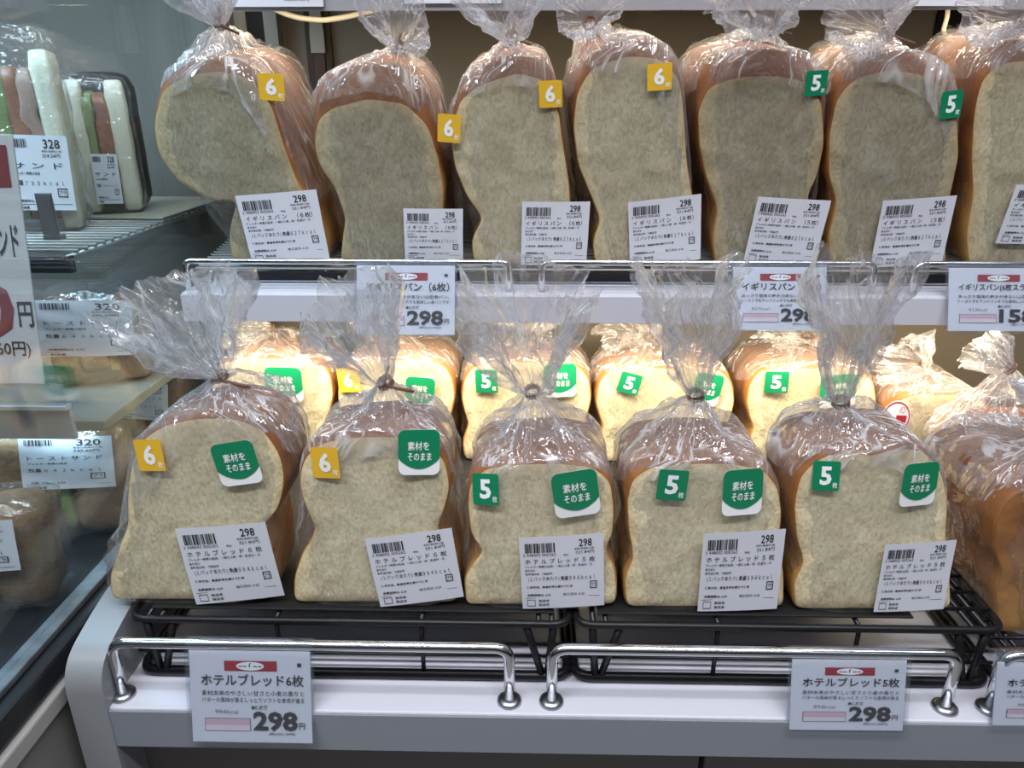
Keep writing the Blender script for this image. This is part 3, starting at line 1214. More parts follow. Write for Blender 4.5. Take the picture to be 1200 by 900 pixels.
GY = 0.437
g_l = [atz(138, 824, SH_Z).x, atz(597, 821, SH_Z).x, atz(646, 820, SH_Z).x, atz(1094, 811, SH_Z).x, atz(1142, 809, SH_Z).x]
guard_rail(g_l[0], g_l[1], GY, SH_Z, 0.050, 0.0042, 'chrome guard rail in front of the six slice packs on the lower shelf')
guard_rail(g_l[2], g_l[3], GY, SH_Z, 0.050, 0.0042, 'chrome guard rail in front of the five slice packs on the lower shelf')
guard_rail(g_l[4], g_l[4] + 0.30, GY, SH_Z, 0.050, 0.0042, 'chrome guard rail at the right end of the lower shelf, cut off by the photo')
UY = 0.676
g_u = [atz(226, 337, UP_Z).x, atz(597, 334, UP_Z).x, atz(634, 333, UP_Z).x, atz(998, 331, UP_Z).x, atz(1042, 331, UP_Z).x]
guard_rail(g_u[0], g_u[1], UY, UP_Z, 0.0275, 0.0029, 'thin chrome guard rail in front of the yellow sticker packs on the upper shelf', False)
guard_rail(g_u[2], g_u[3], UY, UP_Z, 0.0275, 0.0029, 'thin chrome guard rail in the middle of the upper shelf', False)
guard_rail(g_u[4], g_u[4] + 0.30, UY, UP_Z, 0.0275, 0.0029, 'thin chrome guard rail at the right end of the upper shelf', False)


# ---------------------------------------------------------------- price cards
def card_print(title, lines, kcal, price, tax):
    bn, wh, ink, gr, pk, ol, lo = (Flat() for _ in range(7))
    bn.rect(0.29, 0.105, 0.725, 0.215)
    wh.ellipse(0.505, 0.160, 0.115, 0.046)
    ink.text('ｰｰ', 0.41, 0.155, 0.475, 0.168, 0.0)
    ink.text('ｰｰ', 0.53, 0.155, 0.60, 0.168, 0.0)
    ink.text('f', 0.492, 0.125, 0.515, 0.178, 0.0)
    ink.rect(0.895, 0.120, 0.928, 0.160)
    ink.text(title, 0.095, 0.245, 0.945, 0.375, 0.013)
    gr2 = lines
    ink.text(gr2[0], 0.095, 0.425, 0.945, 0.480, 0.004)
    ink.text(gr2[1], 0.095, 0.500, 0.945, 0.555, 0.004)
    ink.text('本体価格', 0.50, 0.585, 0.64, 0.632, 0.03)
    gr.text(kcal, 0.20, 0.635, 0.39, 0.680, 0.0)
    pk.rect(0.115, 0.738, 0.485, 0.80)
    ol.rect(0.108, 0.73, 0.492, 0.875)
    lo.rect(0.115, 0.738, 0.485, 0.867)
    ink.text(price, 0.515, 0.65, 0.885, 0.868, 0.036)
    ink.text('円', 0.895, 0.772, 0.945, 0.845, 0.01)
    ink.text(tax, 0.64, 0.882, 0.86, 0.915, 0.01)
    return bn, wh, ink, gr, pk, ol, lo


HOTEL = ('素材本来のやさしい甘さと小麦の香りと', 'バターの風味が香るしっとりソフトな食感が香る')
IGIR = ('あっさり塩味の飽きが来ない山型食パン。', 'トーストでもサンドイッチでも美味しい食パンです')
CARDS = {
    'h6': card_print('ホテルブレッド6枚', HOTEL, '994kcal', '298', '(税込321.84円)'),
    'h5': card_print('ホテルブレッド5枚', HOTEL, '994kcal', '298', '(税込321.84円)'),
    'i6': card_print('イギリスパン（6枚）', IGIR, '827kcal', '298', '(税込321.84円)'),
    'i5': card_print('イギリスパン（5枚）', IGIR, '827kcal', '298', '(税込321.84円)'),
    'is': card_print('イギリスパン(6枚スライス)', IGIR, '413kcal', '158', '(税込170.64円)'),
}


def price_card(kind, px0, py0, px1, py1, y, tilt, roll, label, rail=None, zt=None):
    """hangs from the rail: top centre given, leaning by tilt"""
    a, b_ = at(px0, py0, y), at(px1, py0, y)
    w = b_.x - a.x
    root = empty('price_card', ((a.x + b_.x) / 2, y, a.z if zt is None else zt), (R(tilt), R(roll), 0))
    tag(root, label, 'price card', 'hanging price cards')
    ezl = Vector((0, -math.sin(R(tilt)), math.cos(R(tilt))))
    eyl = Vector((0, math.cos(R(tilt)), math.sin(R(tilt))))
    d = ray((px0 + px1) / 2, py1)
    k = (Vector(root.location) - CAMP).dot(eyl) / d.dot(eyl)
    h = -(CAMP + d * k - Vector(root.location)).dot(ezl)
    lay = Lay(0, -h / 2, w, h, 0)
    cd_ = MB().box((-w / 2, 0.0002, -h), (w / 2, 0.0010, 0)).build('card', PAPER, root)
    bn, wh, ink, gr, pk, ol, lo = CARDS[kind]
    print_on('banner', lay, bn, REDB, cd_, 0.0002)
    print_on('emblem', lay, wh, WHITE, cd_, 0.0004)
    print_on('printing', lay, ink, INK, cd_, 0.0006)
    print_on('fine_print', lay, gr, INKG, cd_, 0.0006)
    print_on('band_outline', lay, ol, INKG, cd_, 0.0002)
    print_on('band_field', lay, lo, plain('pale_pink_print', (0.70, 0.62, 0.67), 0.5), cd_, 0.0004)
    print_on('pink_band', lay, pk, PINK, cd_, 0.0006)
    hd_ = MB()
    e = 0.0022
    hd_.box((-w / 2 - e, -0.0024, -h - e), (w / 2 + e, -0.0016, e * 0.3))
    hd_.box((-w / 2 - e, 0.0014, -h - e), (w / 2 + e, 0.0022, 0.006))
    if rail:
        ry, rz, rr = rail
        c = [(0.0018, 0.004)]
        loc = root.location
        cy, cz = ry - loc.y, rz - loc.z
        n = 16
        for side in range(1):
            v, f = [], []
            for i in range(n + 1):
                an = R(200 - 250 * i / n)
                for rad_ in (rr + 0.0004, rr + 0.0012):
                    for x in (-w / 2 - e, w / 2 + e):
                        v.append((x, cy + rad_ * math.cos(an), cz + rad_ * math.sin(an)))
            for i in range(n):
                q = i * 4
                f += [(q, q + 1, q + 5, q + 4), (q + 2, q + 6, q + 7, q + 3), (q, q + 4, q + 6, q + 2), (q + 1, q + 3, q + 7, q + 5)]
            hd_.add(v, f)
    h_ = hd_.build('card_holder', ACRYL, root)
    h_['label'] = 'clear plastic card holder'
    return root


LR = (GY, SH_Z + 0.050, 0.0042)
UR = (UY, UP_Z + 0.0275, 0.0029)
price_card('h6', 223, 773, 364, 870, 0.4335, -14, 0, 'white price card below the left lower chrome rail reading ホテルブレッド6枚', LR, SH_Z + 0.0465)
price_card('h5', 930, 766, 1065, 856, 0.4335, -14, -0.5, 'white price card below the middle lower chrome rail reading ホテルブレッド5枚', LR, SH_Z + 0.0465)
price_card('h6', 1173, 764, 1310, 851, 0.4335, -14, -0.5, 'white price card at the lower right corner, cut off by the photo edge', LR, SH_Z + 0.0465)
price_card('i6', 418, 309, 533, 392, 0.6690, -20, 0, 'white price card on the upper shelf reading イギリスパン（6枚）298円', UR, UP_Z + 0.0255)
price_card('i5', 860, 305, 970, 387, 0.6690, -20, 0, 'white price card on the upper shelf reading イギリスパン（5枚）298円', UR, UP_Z + 0.0255)
price_card('is', 1114, 307, 1229, 388, 0.6690, -20, 0, 'white price card on the upper shelf priced 158, cut off by the photo edge', UR, UP_Z + 0.0255)
for k, (a_, b_, yb, lab) in enumerate(((266, 379, 8, 'white price card on the topmost shelf edge above the leftmost tilted pack'),
                                      (474, 588, 4, 'white price card on the topmost shelf edge above the second and third tilted packs'),
                                      (1065, 1175, 7, 'white price card on the topmost shelf edge above the right tilted packs'))):
    p0, p1 = at(a_, yb, TP_Y - 0.003), at(b_, yb, TP_Y - 0.003)
    root = empty('price_card', ((p0.x + p1.x) / 2, TP_Y - 0.003, p0.z))
    tag(root, lab, 'price card', 'hanging price cards')
    w = p1.x - p0.x
    cd_ = MB().box((-w / 2, 0, 0), (w / 2, 0.001, 0.07)).build('card', PAPER, root)
    fl = Flat()
    fl.text('(税込321.84円)', 0.60, 0.90, 0.86, 0.94, 0.01)
    print_on('printing', Lay(0, 0.035, w, 0.07, 0), fl, INK, cd_, 0.0003)
    MB().box((-w / 2 - 0.002, 0.0011, -0.001), (w / 2 + 0.002, 0.0018, 0.072)).build('card_holder', ACRYL, root)

# ---------------------------------------------------------------- black wire racks
RK_Y, RK_Z = 0.457, 0.935         # lower racks: front edge, top of the wires


def riser_rack(x0, x1, y0, y1, zb, zt, label, mat=0.012):
    root = empty('wire_rack', ((x0 + x1) / 2, y0, zb))
    tag(root, label, 'rack')
    h, w, d = zt - zb, (x1 - x0) / 2, y1 - y0
    r = 0.0030
    fr = MB()
    zt_, zl = h - r - 0.0016, r * 1.35 + 0.0004
    fr.tube(bend([(-w, d, zt_), (-w, 0, zt_), (w, 0, zt_), (w, d, zt_)], 0.014), r, 8)
    fr.tube([(-w, d, zt_), (w, d, zt_)], r, 8)
    fr.build('top_frame', BLACKW, root)
    lf = MB()
    lf.tube(bend([(-w, d, zl), (-w, 0.002, zl), (w, 0.002, zl), (w, d, zl)], 0.014), r * 1.35, 8)
    lf.tube([(-w, d, zl), (w, d, zl)], r, 8)
    lf.build('base_frame', BLACKW, root)
    for s in (-1, 1):
        for (ya, yb) in ((0.002, 0.002), (d, d)):
            k = -1 if ya == 0.002 else 1
            leg = MB()
            leg.tube([(s * (w - 0.012), ya, zt_), (s * (w - 0.016), yb, zl)], r, 8)
            leg.tube([(s * (w - 0.034), ya, zt_), (s * (w - 0.020), yb, zl)], r, 8)
            leg.build('leg', BLACKW, root)
    for x in (-w * 0.33, w * 0.33):
        MB().tube([(x, 0.002, zt_), (x, 0.002, zl)], 0.0018, 8).build('leg', BLACKW, root)
    wg = MB()
    n = int(d / 0.021)
    for i in range(1, n):
        wg.tube([(-w, d * i / n, h - 0.0016), (w, d * i / n, h - 0.0016)], 0.0015, 6)
    for x in (-w * 0.92, -w * 0.86, -w * 0.33, w * 0.33, w * 0.86, w * 0.92):
        wg.tube([(x, 0, h - 0.0048), (x, d, h - 0.0048)], 0.0020, 6)
    for z in (0.022, 0.033):
        wg.tube([(-w, 0.004, z), (w, 0.004, z)], 0.0013, 6)
    wg.build('wire_grid', BLACKW, root)
    if mat:
        MB().box((-w + 0.016, 0.006, h + 0.0001), (w - mat, d - 0.004, h + 0.0017), 0.0004).build('mat', plain('black_mat', (0.010, 0.010, 0.011), 0.5), root)['label'] = 'thin black mat on the wires'
    return root


xa, xb, xc_, xd = at(160, 727, RK_Y).x, at(668, 727, RK_Y).x, at(676, 727, RK_Y).x, at(1184, 720, RK_Y).x
riser_rack(xa - 0.006, xb, RK_Y, BACK_Y - 0.02, SH_Z, RK_Z, 'black wire riser rack under the left front bread packs')
riser_rack(xc_, xd, RK_Y, BACK_Y - 0.02, SH_Z, RK_Z, 'black wire riser rack under the right front bread packs', 0.066)
riser_rack(xd + 0.008, xd + 0.26, RK_Y + 0.004, BACK_Y - 0.02, SH_Z, SH_Z + 0.030, 'low black wire rack at the right end of the lower shelf', 0)

UT = 8.0
UF_Y, UF_Z = 0.705, 1.1475


def sloped_rack():
    root = empty('sloped_wire_rack', (0, UF_Y, UF_Z - 0.001), (R(UT), 0, 0))
    tag(root, 'sloped black wire rack holding the upper row of bread packs', 'rack')
    x0, x1, d = -0.325, 0.70, 0.27
    fr = MB()
    fr.box((x0, -0.003, -0.0105), (x1, 0.001, -0.0015), 0.001)
    fr.tube([(x0, 0.004, -0.004), (x0, d, -0.004)], 0.003, 8)
    fr.tube([(x1, 0.004, -0.004), (x1, d, -0.004)], 0.003, 8)
    fr.tube([(x0, d, -0.004), (x1, d, -0.004)], 0.003, 8)
    fr.build('frame', BLACKW, root)
    wg = MB()
    for i in range(34):
        y = 0.006 + d * i / 34
        wg.tube([(x0, y, -0.0014), (x1, y, -0.0014)], 0.0013, 6)
    for i in range(9):
        x = x0 + (x1 - x0) * i / 8
        wg.tube([(x, 0.0, -0.0045), (x, d, -0.0045)], 0.0018, 6)
    wg.build('wire_grid', plain('grey_coated_wire', (0.30, 0.29, 0.26), 0.35), root)
    for x in (x0 + 0.01, (x0 + x1) / 2, x1 - 0.01):
        hb = d * math.sin(R(UT)) + UF_Z - UP_Z - 0.006
        MB().tube([(x, d, -0.005), (x, d + hb * math.sin(R(UT)) * -0.0 - 0.0, -0.005 - hb + 0.004)], 0.003, 8).build('support_leg', BLACKW, root)


sloped_rack()

# ---------------------------------------------------------------- chilled case on the left
CX = -0.362
case = empty('chilled_case', (CX, 0.40, 0.20))
tag(case, 'chilled display case with a black side rail left of the bread shelves', 'display case')
ox, oy, oz = CX, 0.40, 0.20


def cbox(name, lo, hi, mat, bev=0.001, label=None, parent=case, o=(ox, oy, oz)):
    b_ = MB().box([lo[i] - o[i] for i in range(3)], [hi[i] - o[i] for i in range(3)], bev).build(name, mat, parent)
    if label:
        b_['label'] = label
    return b_


GREYM = plain('warm_grey_metal', (0.22, 0.215, 0.20), 0.45, var=0.08, vscale=9)
BLACKP = plain('black_plastic', (0.012, 0.013, 0.016), 0.35)
cbox('side_wall', (-0.400, 0.251, 0.20), (-0.352, BACK_Y - 0.002, 0.872), GREYM, 0.002)
cbox('trim_ledge', (-0.366, 0.250, 0.873), (-0.346, BACK_Y - 0.002, 0.889), plain('pale_trim', (0.40, 0.39, 0.37), 0.4), 0.002, 'pale trim ledge along the side')
cbox('side_rail', (-0.384, 0.250, 0.890), (-0.350, BACK_Y - 0.002, 0.912), BLACKP, 0.003, 'black side rail')
cbox('rail_strip', (-0.377, 0.250, 0.9125), (-0.362, BACK_Y - 0.002, 0.918), plain('worn_aluminium', (0.20, 0.22, 0.24), 0.4, metal=0.6, var=0.6, vscale=60), 0.001, 'worn metal strip on top of the rail')
cbox('deck', (-1.10, 0.250, 0.872), (-0.386, 0.955, 0.890), BLACKP, 0.002, 'black deck')
cbox('front_wall', (-1.10, 0.252, 0.20), (-0.402, 0.272, 0.870), GREYM, 0.002)
cbox('back_panel', (-1.10, 0.958, 0.20), (-0.372, BACK_Y - 0.003, 1.90), plain('dim_green_grey', (0.155, 0.152, 0.135), 0.5, var=0.08), 0.001)
cbox('glass_pane', (-0.3715, 0.254, 0.919), (-0.3680, 0.955, 1.90), GLASS, 0.0, 'clear side glass')
cbox('corner_post', (-0.366, 0.935, 0.92), (-0.346, 0.957, 1.90), GREYM, 0.002, 'grey corner post')

# middle chilled shelf with its clear label holder
ms = empty('chilled_shelf', (-0.70, 0.60, 1.020))
tag(ms, 'middle shelf of the chilled case holding the pack with the blue lit label', 'shelf')
so = (-0.70, 0.60, 1.020)
cbox('board', (-1.05, 0.602, 1.020), (-0.380, 0.955, 1.030), GREYM, 0.001, None, ms, so)
h0, h1 = at(-60, 425, 0.597), at(90, 515, 0.597)
cbox('label_holder', (h0.x, 0.594, h1.z), (min(h1.x, -0.374), 0.5955, h0.z), ACRYL, 0.0, 'clear label holder', ms, so)
cbox('holder_strip', (h0.x, 0.5965, h1.z), (min(h1.x, -0.374), 0.601, h1.z + 0.030), plain('pale_plastic', (0.50, 0.51, 0.52), 0.4), 0.001, 'pale strip behind the holder', ms, so)
cbox('holder_edge', (h0.x, 0.592, h1.z + 0.030), (min(h1.x, -0.374), 0.6015, h1.z + 0.034), plain('white_plastic', (0.72, 0.75, 0.78), 0.3), 0.0005, None, ms, so)

# upper wire shelf
wsh = empty('chilled_wire_shelf', (-0.70, 0.60, 1.176))
tag(wsh, 'wire grille shelf under the upper sandwich packs in the chilled case', 'shelf')
wg = MB()
for i in range(24):
    y = i * 0.0142 + 0.012
    wg.tube([(-0.33, y, 0.006), (0.323, y, 0.006)], 0.0017, 6)
for i in range(6):
    x = -0.32 + 0.64 * i / 5
    wg.tube([(x, 0.0, 0.0025), (x, 0.34, 0.0025)], 0.0020, 6)
wg.build('wire_grid', plain('grey_wire', (0.42, 0.43, 0.42), 0.35, metal=0.4), wsh)
fe = MB().box((-0.33, -0.004, -0.010), (0.324, 0.004, 0.004), 0.001)
fe.build('front_edge', BLACKP, wsh)
for xx in (0.03, 0.16, 0.25):
    MB().box((xx - 0.045, -0.006, -0.004), (xx + 0.03, -0.0042, 0.001)).build('painted_glow', plain('pale_plastic', (0.50, 0.51, 0.52), 0.4), wsh)  # pale pieces: glow segments along the shelf edge, put into the colour
cl = MB()
h0, h1 = at(40, 226, 0.588), at(86, 277, 0.588)
h1.x = min(h1.x, -0.3745)
cl.box((h0.x + 0.70, -0.013, h1.z - 1.176), (h1.x + 0.70, -0.010, h0.z - 1.176), 0.001)
cl.box((h0.x + 0.70, -0.0135, h1.z - 1.176 - 0.003), (h1.x + 0.70, -0.004, h1.z - 1.176 + 0.001), 0.0005)
cl.build('label_clip', STEEL, wsh)['label'] = 'shiny metal label clip'
pl = MB().box((at(96, 246, 0.80).x + 0.70, 0.17, 0.0085), (0.322, 0.345, 0.0105), 0.0005)
pl.build('base_plate', plain('beige_plate', (0.42, 0.40, 0.33), 0.5), wsh)


# ---------------------------------------------------------------- chilled sandwiches
BREADW = plain('soft_white_bread', (0.74, 0.70, 0.55), 0.85, spec=0.15, var=0.06, vscale=40, bump=0.4, bscale=350)
TOAST = plain('toasted_bread', (0.22, 0.125, 0.06), 0.8, var=0.55, vscale=45, bump=0.7, bscale=160)
LETT = plain('lettuce_green', (0.22, 0.29, 0.11), 0.5, var=0.35, vscale=50)
TOMA = plain('tomato_red', (0.30, 0.12, 0.07), 0.4, var=0.3, vscale=60)
HAM = plain('ham_pink', (0.38, 0.25, 0.20), 0.5, var=0.25, vscale=50)
EGG = plain('egg_yellow', (0.70, 0.55, 0.16), 0.6, var=0.25, vscale=50)
CHIC = plain('meat_brown', (0.26, 0.15, 0.10), 0.6, var=0.5, vscale=60)
COOLFILM = film('sandwich_wrap_film', 0.022, 0.08, 0.6, 0.10, 26, 1.0)


def lump(lo, hi, rough, seed, bev=0.3):
    """a soft rounded block with an uneven surface"""
    bm = bmesh.new()
    bmesh.ops.create_cube(bm, size=1)
    bmesh.ops.subdivide_edges(bm, edges=bm.edges[:], cuts=9, use_grid_fill=True)
    c = [(lo[i] + hi[i]) / 2 for i in range(3)]
    hf = [(hi[i] - lo[i]) / 2 for i in range(3)]
    r = min(hf) * bev * 2
    v = []
    bm.verts.index_update()
    for q in bm.verts:
        p = [q.co[i] * 2 * hf[i] for i in range(3)]
        inner = [max(-hf[i] + r, min(hf[i] - r, p[i])) for i in range(3)]
        d = Vector([p[i] - inner[i] for i in range(3)])
        if d.length > 1e-9:
            d = d.normalized() * min(r, d.length)
        w = Vector([c[i] + inner[i] + d[i] for i in range(3)])
        n = noise.noise_vector(w * 60 + Vector((seed, seed, 0))) * rough
        v.append(w + n)
    f = [[q.index for q in fc.verts] for fc in bm.faces]
    bm.free()
    return v, f


def chill_print(price, tax, name, kcal):
    bar, ink = Flat(), Flat()
    barcode(bar, 0.06, 0.05, 0.36, 0.16, 3)
    ink.text(price, 0.62, 0.05, 0.88, 0.17, 0.014)
    ink.text('本体価格(税抜価格)', 0.58, 0.19, 0.90, 0.225, 0.012)
    ink.text(tax, 0.58, 0.24, 0.86, 0.29, 0.01)
    ink.text(name, 0.08, 0.36, 0.88, 0.44, 0.005)
    ink.text('アレルギー物質27品目', 0.08, 0.48, 0.50, 0.52, 0.02)
    ink.text('熱量', 0.08, 0.59, 0.22, 0.66, 0.012)
    ink.text(kcal, 0.25, 0.60, 0.86, 0.66, 0.0)
    ink.frame(0.74, 0.70, 0.90, 0.82, 0.014, 0.014)
    ink.text('プラ', 0.765, 0.73, 0.875, 0.79, 0.01)
    ink.text('消費期限25. 6.23', 0.08, 0.85, 0.46, 0.89, 0.02)
    ink.rect(0.05, 0.915, 0.95, 0.922)
    ink.text('製造者', 0.10, 0.94, 0.26, 0.98, 0.03)
    return bar, ink


CP = {'328': chill_print('328', '354.24円', 'サ ン ド', '７ ９ ９ ｋ ｃ ａ ｌ'), '320': chill_print('320', '345.60円', 'ト ー ス ト サ ン ド', '６ ４ ３ ｋ ｃ ａ ｌ')}


def sandwich(label, loc, rot, w, h, d, slabs, prints, seed, bread=BREADW, wrap=0.004, group=None, film_top=0.0, tray=False):
    """slabs: (kind, x0, x1) fractions across the stack; the cut face looks to -y; prints: (key, cx, cz, w, h, rot)"""
    root = empty('sandwich_pack', loc, [R(a) for a in rot])
    tag(root, label, 'sandwich', group)
    k = 0
    for kind, a, b_ in slabs:
        k += 1
        x0, x1 = (a - 0.5) * w, (b_ - 0.5) * w
        if kind == 'bread':
            v, f = lump((x0, 0.0, 0.002), (x1, d, h), 0.0012, seed + k, 0.32)
            obj('bread_slice', v, f, bread, root, smooth=True)
        else:
            m, nm = {'lettuce': (LETT, 'lettuce'), 'tomato': (TOMA, 'tomato'), 'ham': (HAM, 'ham'), 'egg': (EGG, 'egg_filling'), 'meat': (CHIC, 'meat_filling')}[kind]
            v, f = lump((x0, 0.001, 0.012), (x1, d * 0.96, h * 0.90), 0.0045, seed + k, 0.25)
            obj(nm, v, f, m, root, smooth=True)
    v, f = lump((-w / 2 - wrap, -wrap, 0.0004), (w / 2 + wrap, d + wrap, h + wrap + film_top), 0.004, seed + 20, 0.22)
    v = [Vector((q.x, q.y, max(q.z, 0.0003))) for q in v]
    wr = obj('wrapper', v, f, COOLFILM, root, smooth=True)
    bvh = BVHTree.FromPolygons(v, f)
    for key, cx, cz, lw, lh, r in prints:
        lay = Lay(cx, cz, lw, lh, r, bvh, -wrap, 0.0012)
        lb = sheet('price_label', lay, PAPER, root, 0.0003)
        bar, ink = CP[key]
        print_on('barcode', lay, bar, INK, lb, 0.0007)
        print_on('printing', lay, ink, INK, lb, 0.0007)
    if tray:
        v, f = lump((-w / 2 - 0.004, d * 0.55, 0.0003), (w / 2 + 0.010, d + 0.02, h + 0.008), 0.001, seed + 40, 0.4)
        obj('tray_back', [Vector((q.x, q.y, max(q.z, 0.0003))) for q in v], f, BLACKP, root, smooth=True)['label'] = 'black rounded tray behind'
    return root


def spot(px, py, z):
    p = atz(px, py, z)
    return p.x, p.y, z


WZ = 1.176 + 0.0077
pA = at(62, 258, 0.70)
pB = at(134, 214, 0.80)
sandwich('large wrapped sandwich pack with a bluish 328 label on the upper chilled shelf', (at(14, 250, 0.690).x, 0.680, WZ), (0, 0, 24), 0.125, 0.158, 0.05,
         [('bread', 0.0, 0.22), ('egg', 0.20, 0.32), ('lettuce', 0.31, 0.40), ('bread', 0.38, 0.58), ('lettuce', 0.56, 0.68), ('tomato', 0.66, 0.78), ('ham', 0.74, 0.86), ('bread', 0.85, 1.0)],
         [('328', 0.036, 0.054, 0.050, 0.066, -3)], 3, film_top=0.018)
sandwich('narrow sandwich pack with a small 328 label at the right of the upper chilled shelf', (at(136, 200, 0.780).x - 0.014, 0.790, WZ + 0.0036), (0, 0, 26), 0.056, 0.132, 0.05,
         [('bread', 0.0, 0.30), ('lettuce', 0.30, 0.46), ('tomato', 0.46, 0.68), ('bread', 0.66, 1.0)],
         [('328', -0.002, 0.036, 0.024, 0.050, -2)], 9, tray=True)
sandwich('wrapped sandwich pack with a folded blue lit label on the middle chilled shelf', (-0.427, 0.690, 1.0305), (0, 0, 18), 0.088, 0.086, 0.06,
         [('bread', 0.0, 0.3), ('meat', 0.28, 0.62), ('lettuce', 0.6, 0.7), ('bread', 0.68, 1.0)],
         [('320', -0.004, 0.062, 0.084, 0.056, -4)], 15, bread=TOAST, film_top=0.006)
DZ = 0.8905
sandwich('toasted sandwich pack with a 320 label at the front of the chilled deck', (-0.449, 0.500, DZ + 0.004), (0, 0, 14), 0.104, 0.098, 0.05,
         [('bread', 0.0, 0.36), ('meat', 0.34, 0.5), ('egg', 0.48, 0.58), ('bread', 0.56, 1.0)],
         [('320', 0.002, 0.072, 0.072, 0.046, -3), ('320', -0.038, 0.026, 0.028, 0.044, -4)], 21, bread=TOAST, group='toasted sandwich packs on the chilled deck')
sandwich('toasted sandwich pack with a 320 label behind the front pack on the chilled deck', (-0.446, 0.615, DZ + 0.006), (-6, 0, 14), 0.118, 0.112, 0.05,
         [('bread', 0.0, 0.34), ('meat', 0.32, 0.48), ('lettuce', 0.46, 0.56), ('bread', 0.54, 1.0)],
         [('320', 0.012, 0.082, 0.080, 0.052, -4)], 27, bread=TOAST, group='toasted sandwich packs on the chilled deck')
dk = sandwich('dark wrapped sandwich pack at the back right of the chilled deck', (-0.430, 0.77, DZ + 0.007), (-6, 0, 6), 0.075, 0.110, 0.06,
              [('bread', 0.0, 0.4), ('meat', 0.38, 0.6), ('bread', 0.58, 1.0)], [('320', -0.006, 0.082, 0.055, 0.044, -6)], 33, bread=TOAST)

# hanging price sign at the far left, seen through the case's side glass
sgx1, sgx0, sgz = -0.3765, -0.490, at(60, 450, 0.532).z
sw, shh = sgx1 - sgx0, 0.186
sg = empty('price_sign', ((sgx0 + sgx1) / 2, 0.532, sgz), (R(-9), 0, 0))
tag(sg, 'large white price sign with a crimson block and crimson digits at the left edge', 'price sign')
bd = MB().box((-sw / 2, 0, 0), (sw / 2, 0.0016, shh), 0.0004).build('board', plain('sign_board', (0.46, 0.46, 0.47), 0.5), sg)
lay = Lay(0, shh / 2, sw, shh, 0)
rd, ik = Flat(), Flat()
rd.rect(0.30, 0.04, 0.955, 0.20)
rd.text('0', 0.62, 0.575, 0.86, 0.80, 0.05)
ik.text('サンド', 0.735, 0.345, 0.955, 0.475, 0.02)
ik.text('円', 0.885, 0.655, 0.985, 0.76, 0.015)
ik.text('.60円)', 0.68, 0.82, 0.94, 0.89, 0.01)
print_on('crimson_print', lay, rd, plain('dull_crimson_print', (0.16, 0.014, 0.024), 0.55), bd, 0.0006)
print_on('lettering', lay, ik, INK, bd, 0.0006)
for xx in (-sw * 0.3, sw * 0.3):
    MB().tube([(xx, 0.004, 0.01), (xx, 0.004, shh * 0.5), (xx, 0.028, -0.002 + shh * 0.28)], 0.0015, 6).build('support_wire', STEEL, sg)

# ================================================================ BREAD: lower front row
GF = 'bread packs in the lower front row'
FY = 0.470
bread_pack('bread pack with yellow 6 sticker at the left end of the lower front row', GF,
           [(134, 718), (131, 692), (143, 655), (153, 632), (152, 600), (156, 560), (168, 532), (195, 514), (232, 506), (275, 505), (312, 518), (333, 548), (338, 580), (330, 612), (308, 636), (318, 662), (322, 692), (322, 718)],
           FY, RK_Z + 0.0021, 0, 0.072, 6, (262, 472), 0.050, (198, 360), 0.020, 0.058, 11,
           [('6', 178, 552, 33, 35, 3), ('g', 280, 561, 50, 48, 9), ('hotel6', 272, 680, 104, 84, 5)], flat=0.55, wild=1.25, crown=3, slack=0.007)
bread_pack('bread pack with yellow 6 sticker beside the leftmost pack of the lower front row', GF,
           [(345, 712), (344, 685), (354, 655), (371, 627), (358, 600), (350, 572), (354, 545), (374, 524), (415, 517), (460, 516), (502, 522), (524, 545), (529, 578), (521, 606), (513, 624), (528, 650), (538, 680), (538, 712)],
           FY, RK_Z + 0.0021, 0, 0.072, 6, (452, 455), 0.048, (388, 350), 0.005, 0.044, 12,
           [('6', 381, 551, 33, 35, 2), ('g', 491, 539, 48, 50, -2), ('hotel6', 487, 679, 100, 78, 7)], flat=0.6, crown=3)
bread_pack('bread pack with green 5 sticker in the middle of the lower front row', GF,
           [(545, 708), (543, 676), (556, 655), (566, 646), (551, 625), (547, 592), (549, 563), (568, 546), (610, 541), (655, 540), (698, 545), (717, 562), (721, 595), (719, 625), (710, 644), (721, 662), (724, 685), (723, 708)],
           FY, RK_Z + 0.0021, 0, 0.088, 5, (624, 458), 0.048, (612, 348), 0.005, 0.050, 13,
           [('5', 569, 574, 31, 34, 2), ('g', 675, 578, 54, 52, 8), ('hotel5', 659, 670, 98, 82, 3)], flat=0.6, tails=False, crown=3)
bread_pack('bread pack with green 5 sticker second from the right in the lower front row', GF,
           [(733, 713), (730, 680), (741, 655), (735, 620), (733, 585), (740, 560), (765, 546), (810, 543), (855, 543), (895, 550), (913, 572), (917, 605), (912, 640), (919, 670), (919, 713)],
           FY, RK_Z + 0.0021, 0, 0.085, 5, (815, 465), 0.048, (806, 322), 0.005, 0.036, 14,
           [('5', 788, 571, 35, 35, -3), ('g', 870, 579, 48, 52, 3), ('hotel5', 868, 672, 96, 90, 2)], flat=0.6, tails=False, crown=4)
bread_pack('bread pack with green 5 sticker at the right end of the lower front row', GF,
           [(932, 706), (929, 676), (942, 650), (933, 620), (930, 580), (938, 545), (962, 524), (995, 517), (1022, 523), (1050, 513), (1085, 516), (1106, 540), (1114, 575), (1111, 620), (1116, 660), (1117, 706)],
           FY, RK_Z + 0.0021, 0, 0.080, 5, (986, 466), 0.050, (1002, 306), 0.008, 0.033, 15,
           [('5', 971, 550, 31, 33, 2), ('g', 1080, 559, 44, 50, 3), ('hotel5', 1075, 669, 86, 78, 2)], flat=0.6, tails=False, crown=3)

build_row()

# ---------------------------------------------------------------- lower back row
GB = 'bread packs in the lower back row'
BY = 0.715


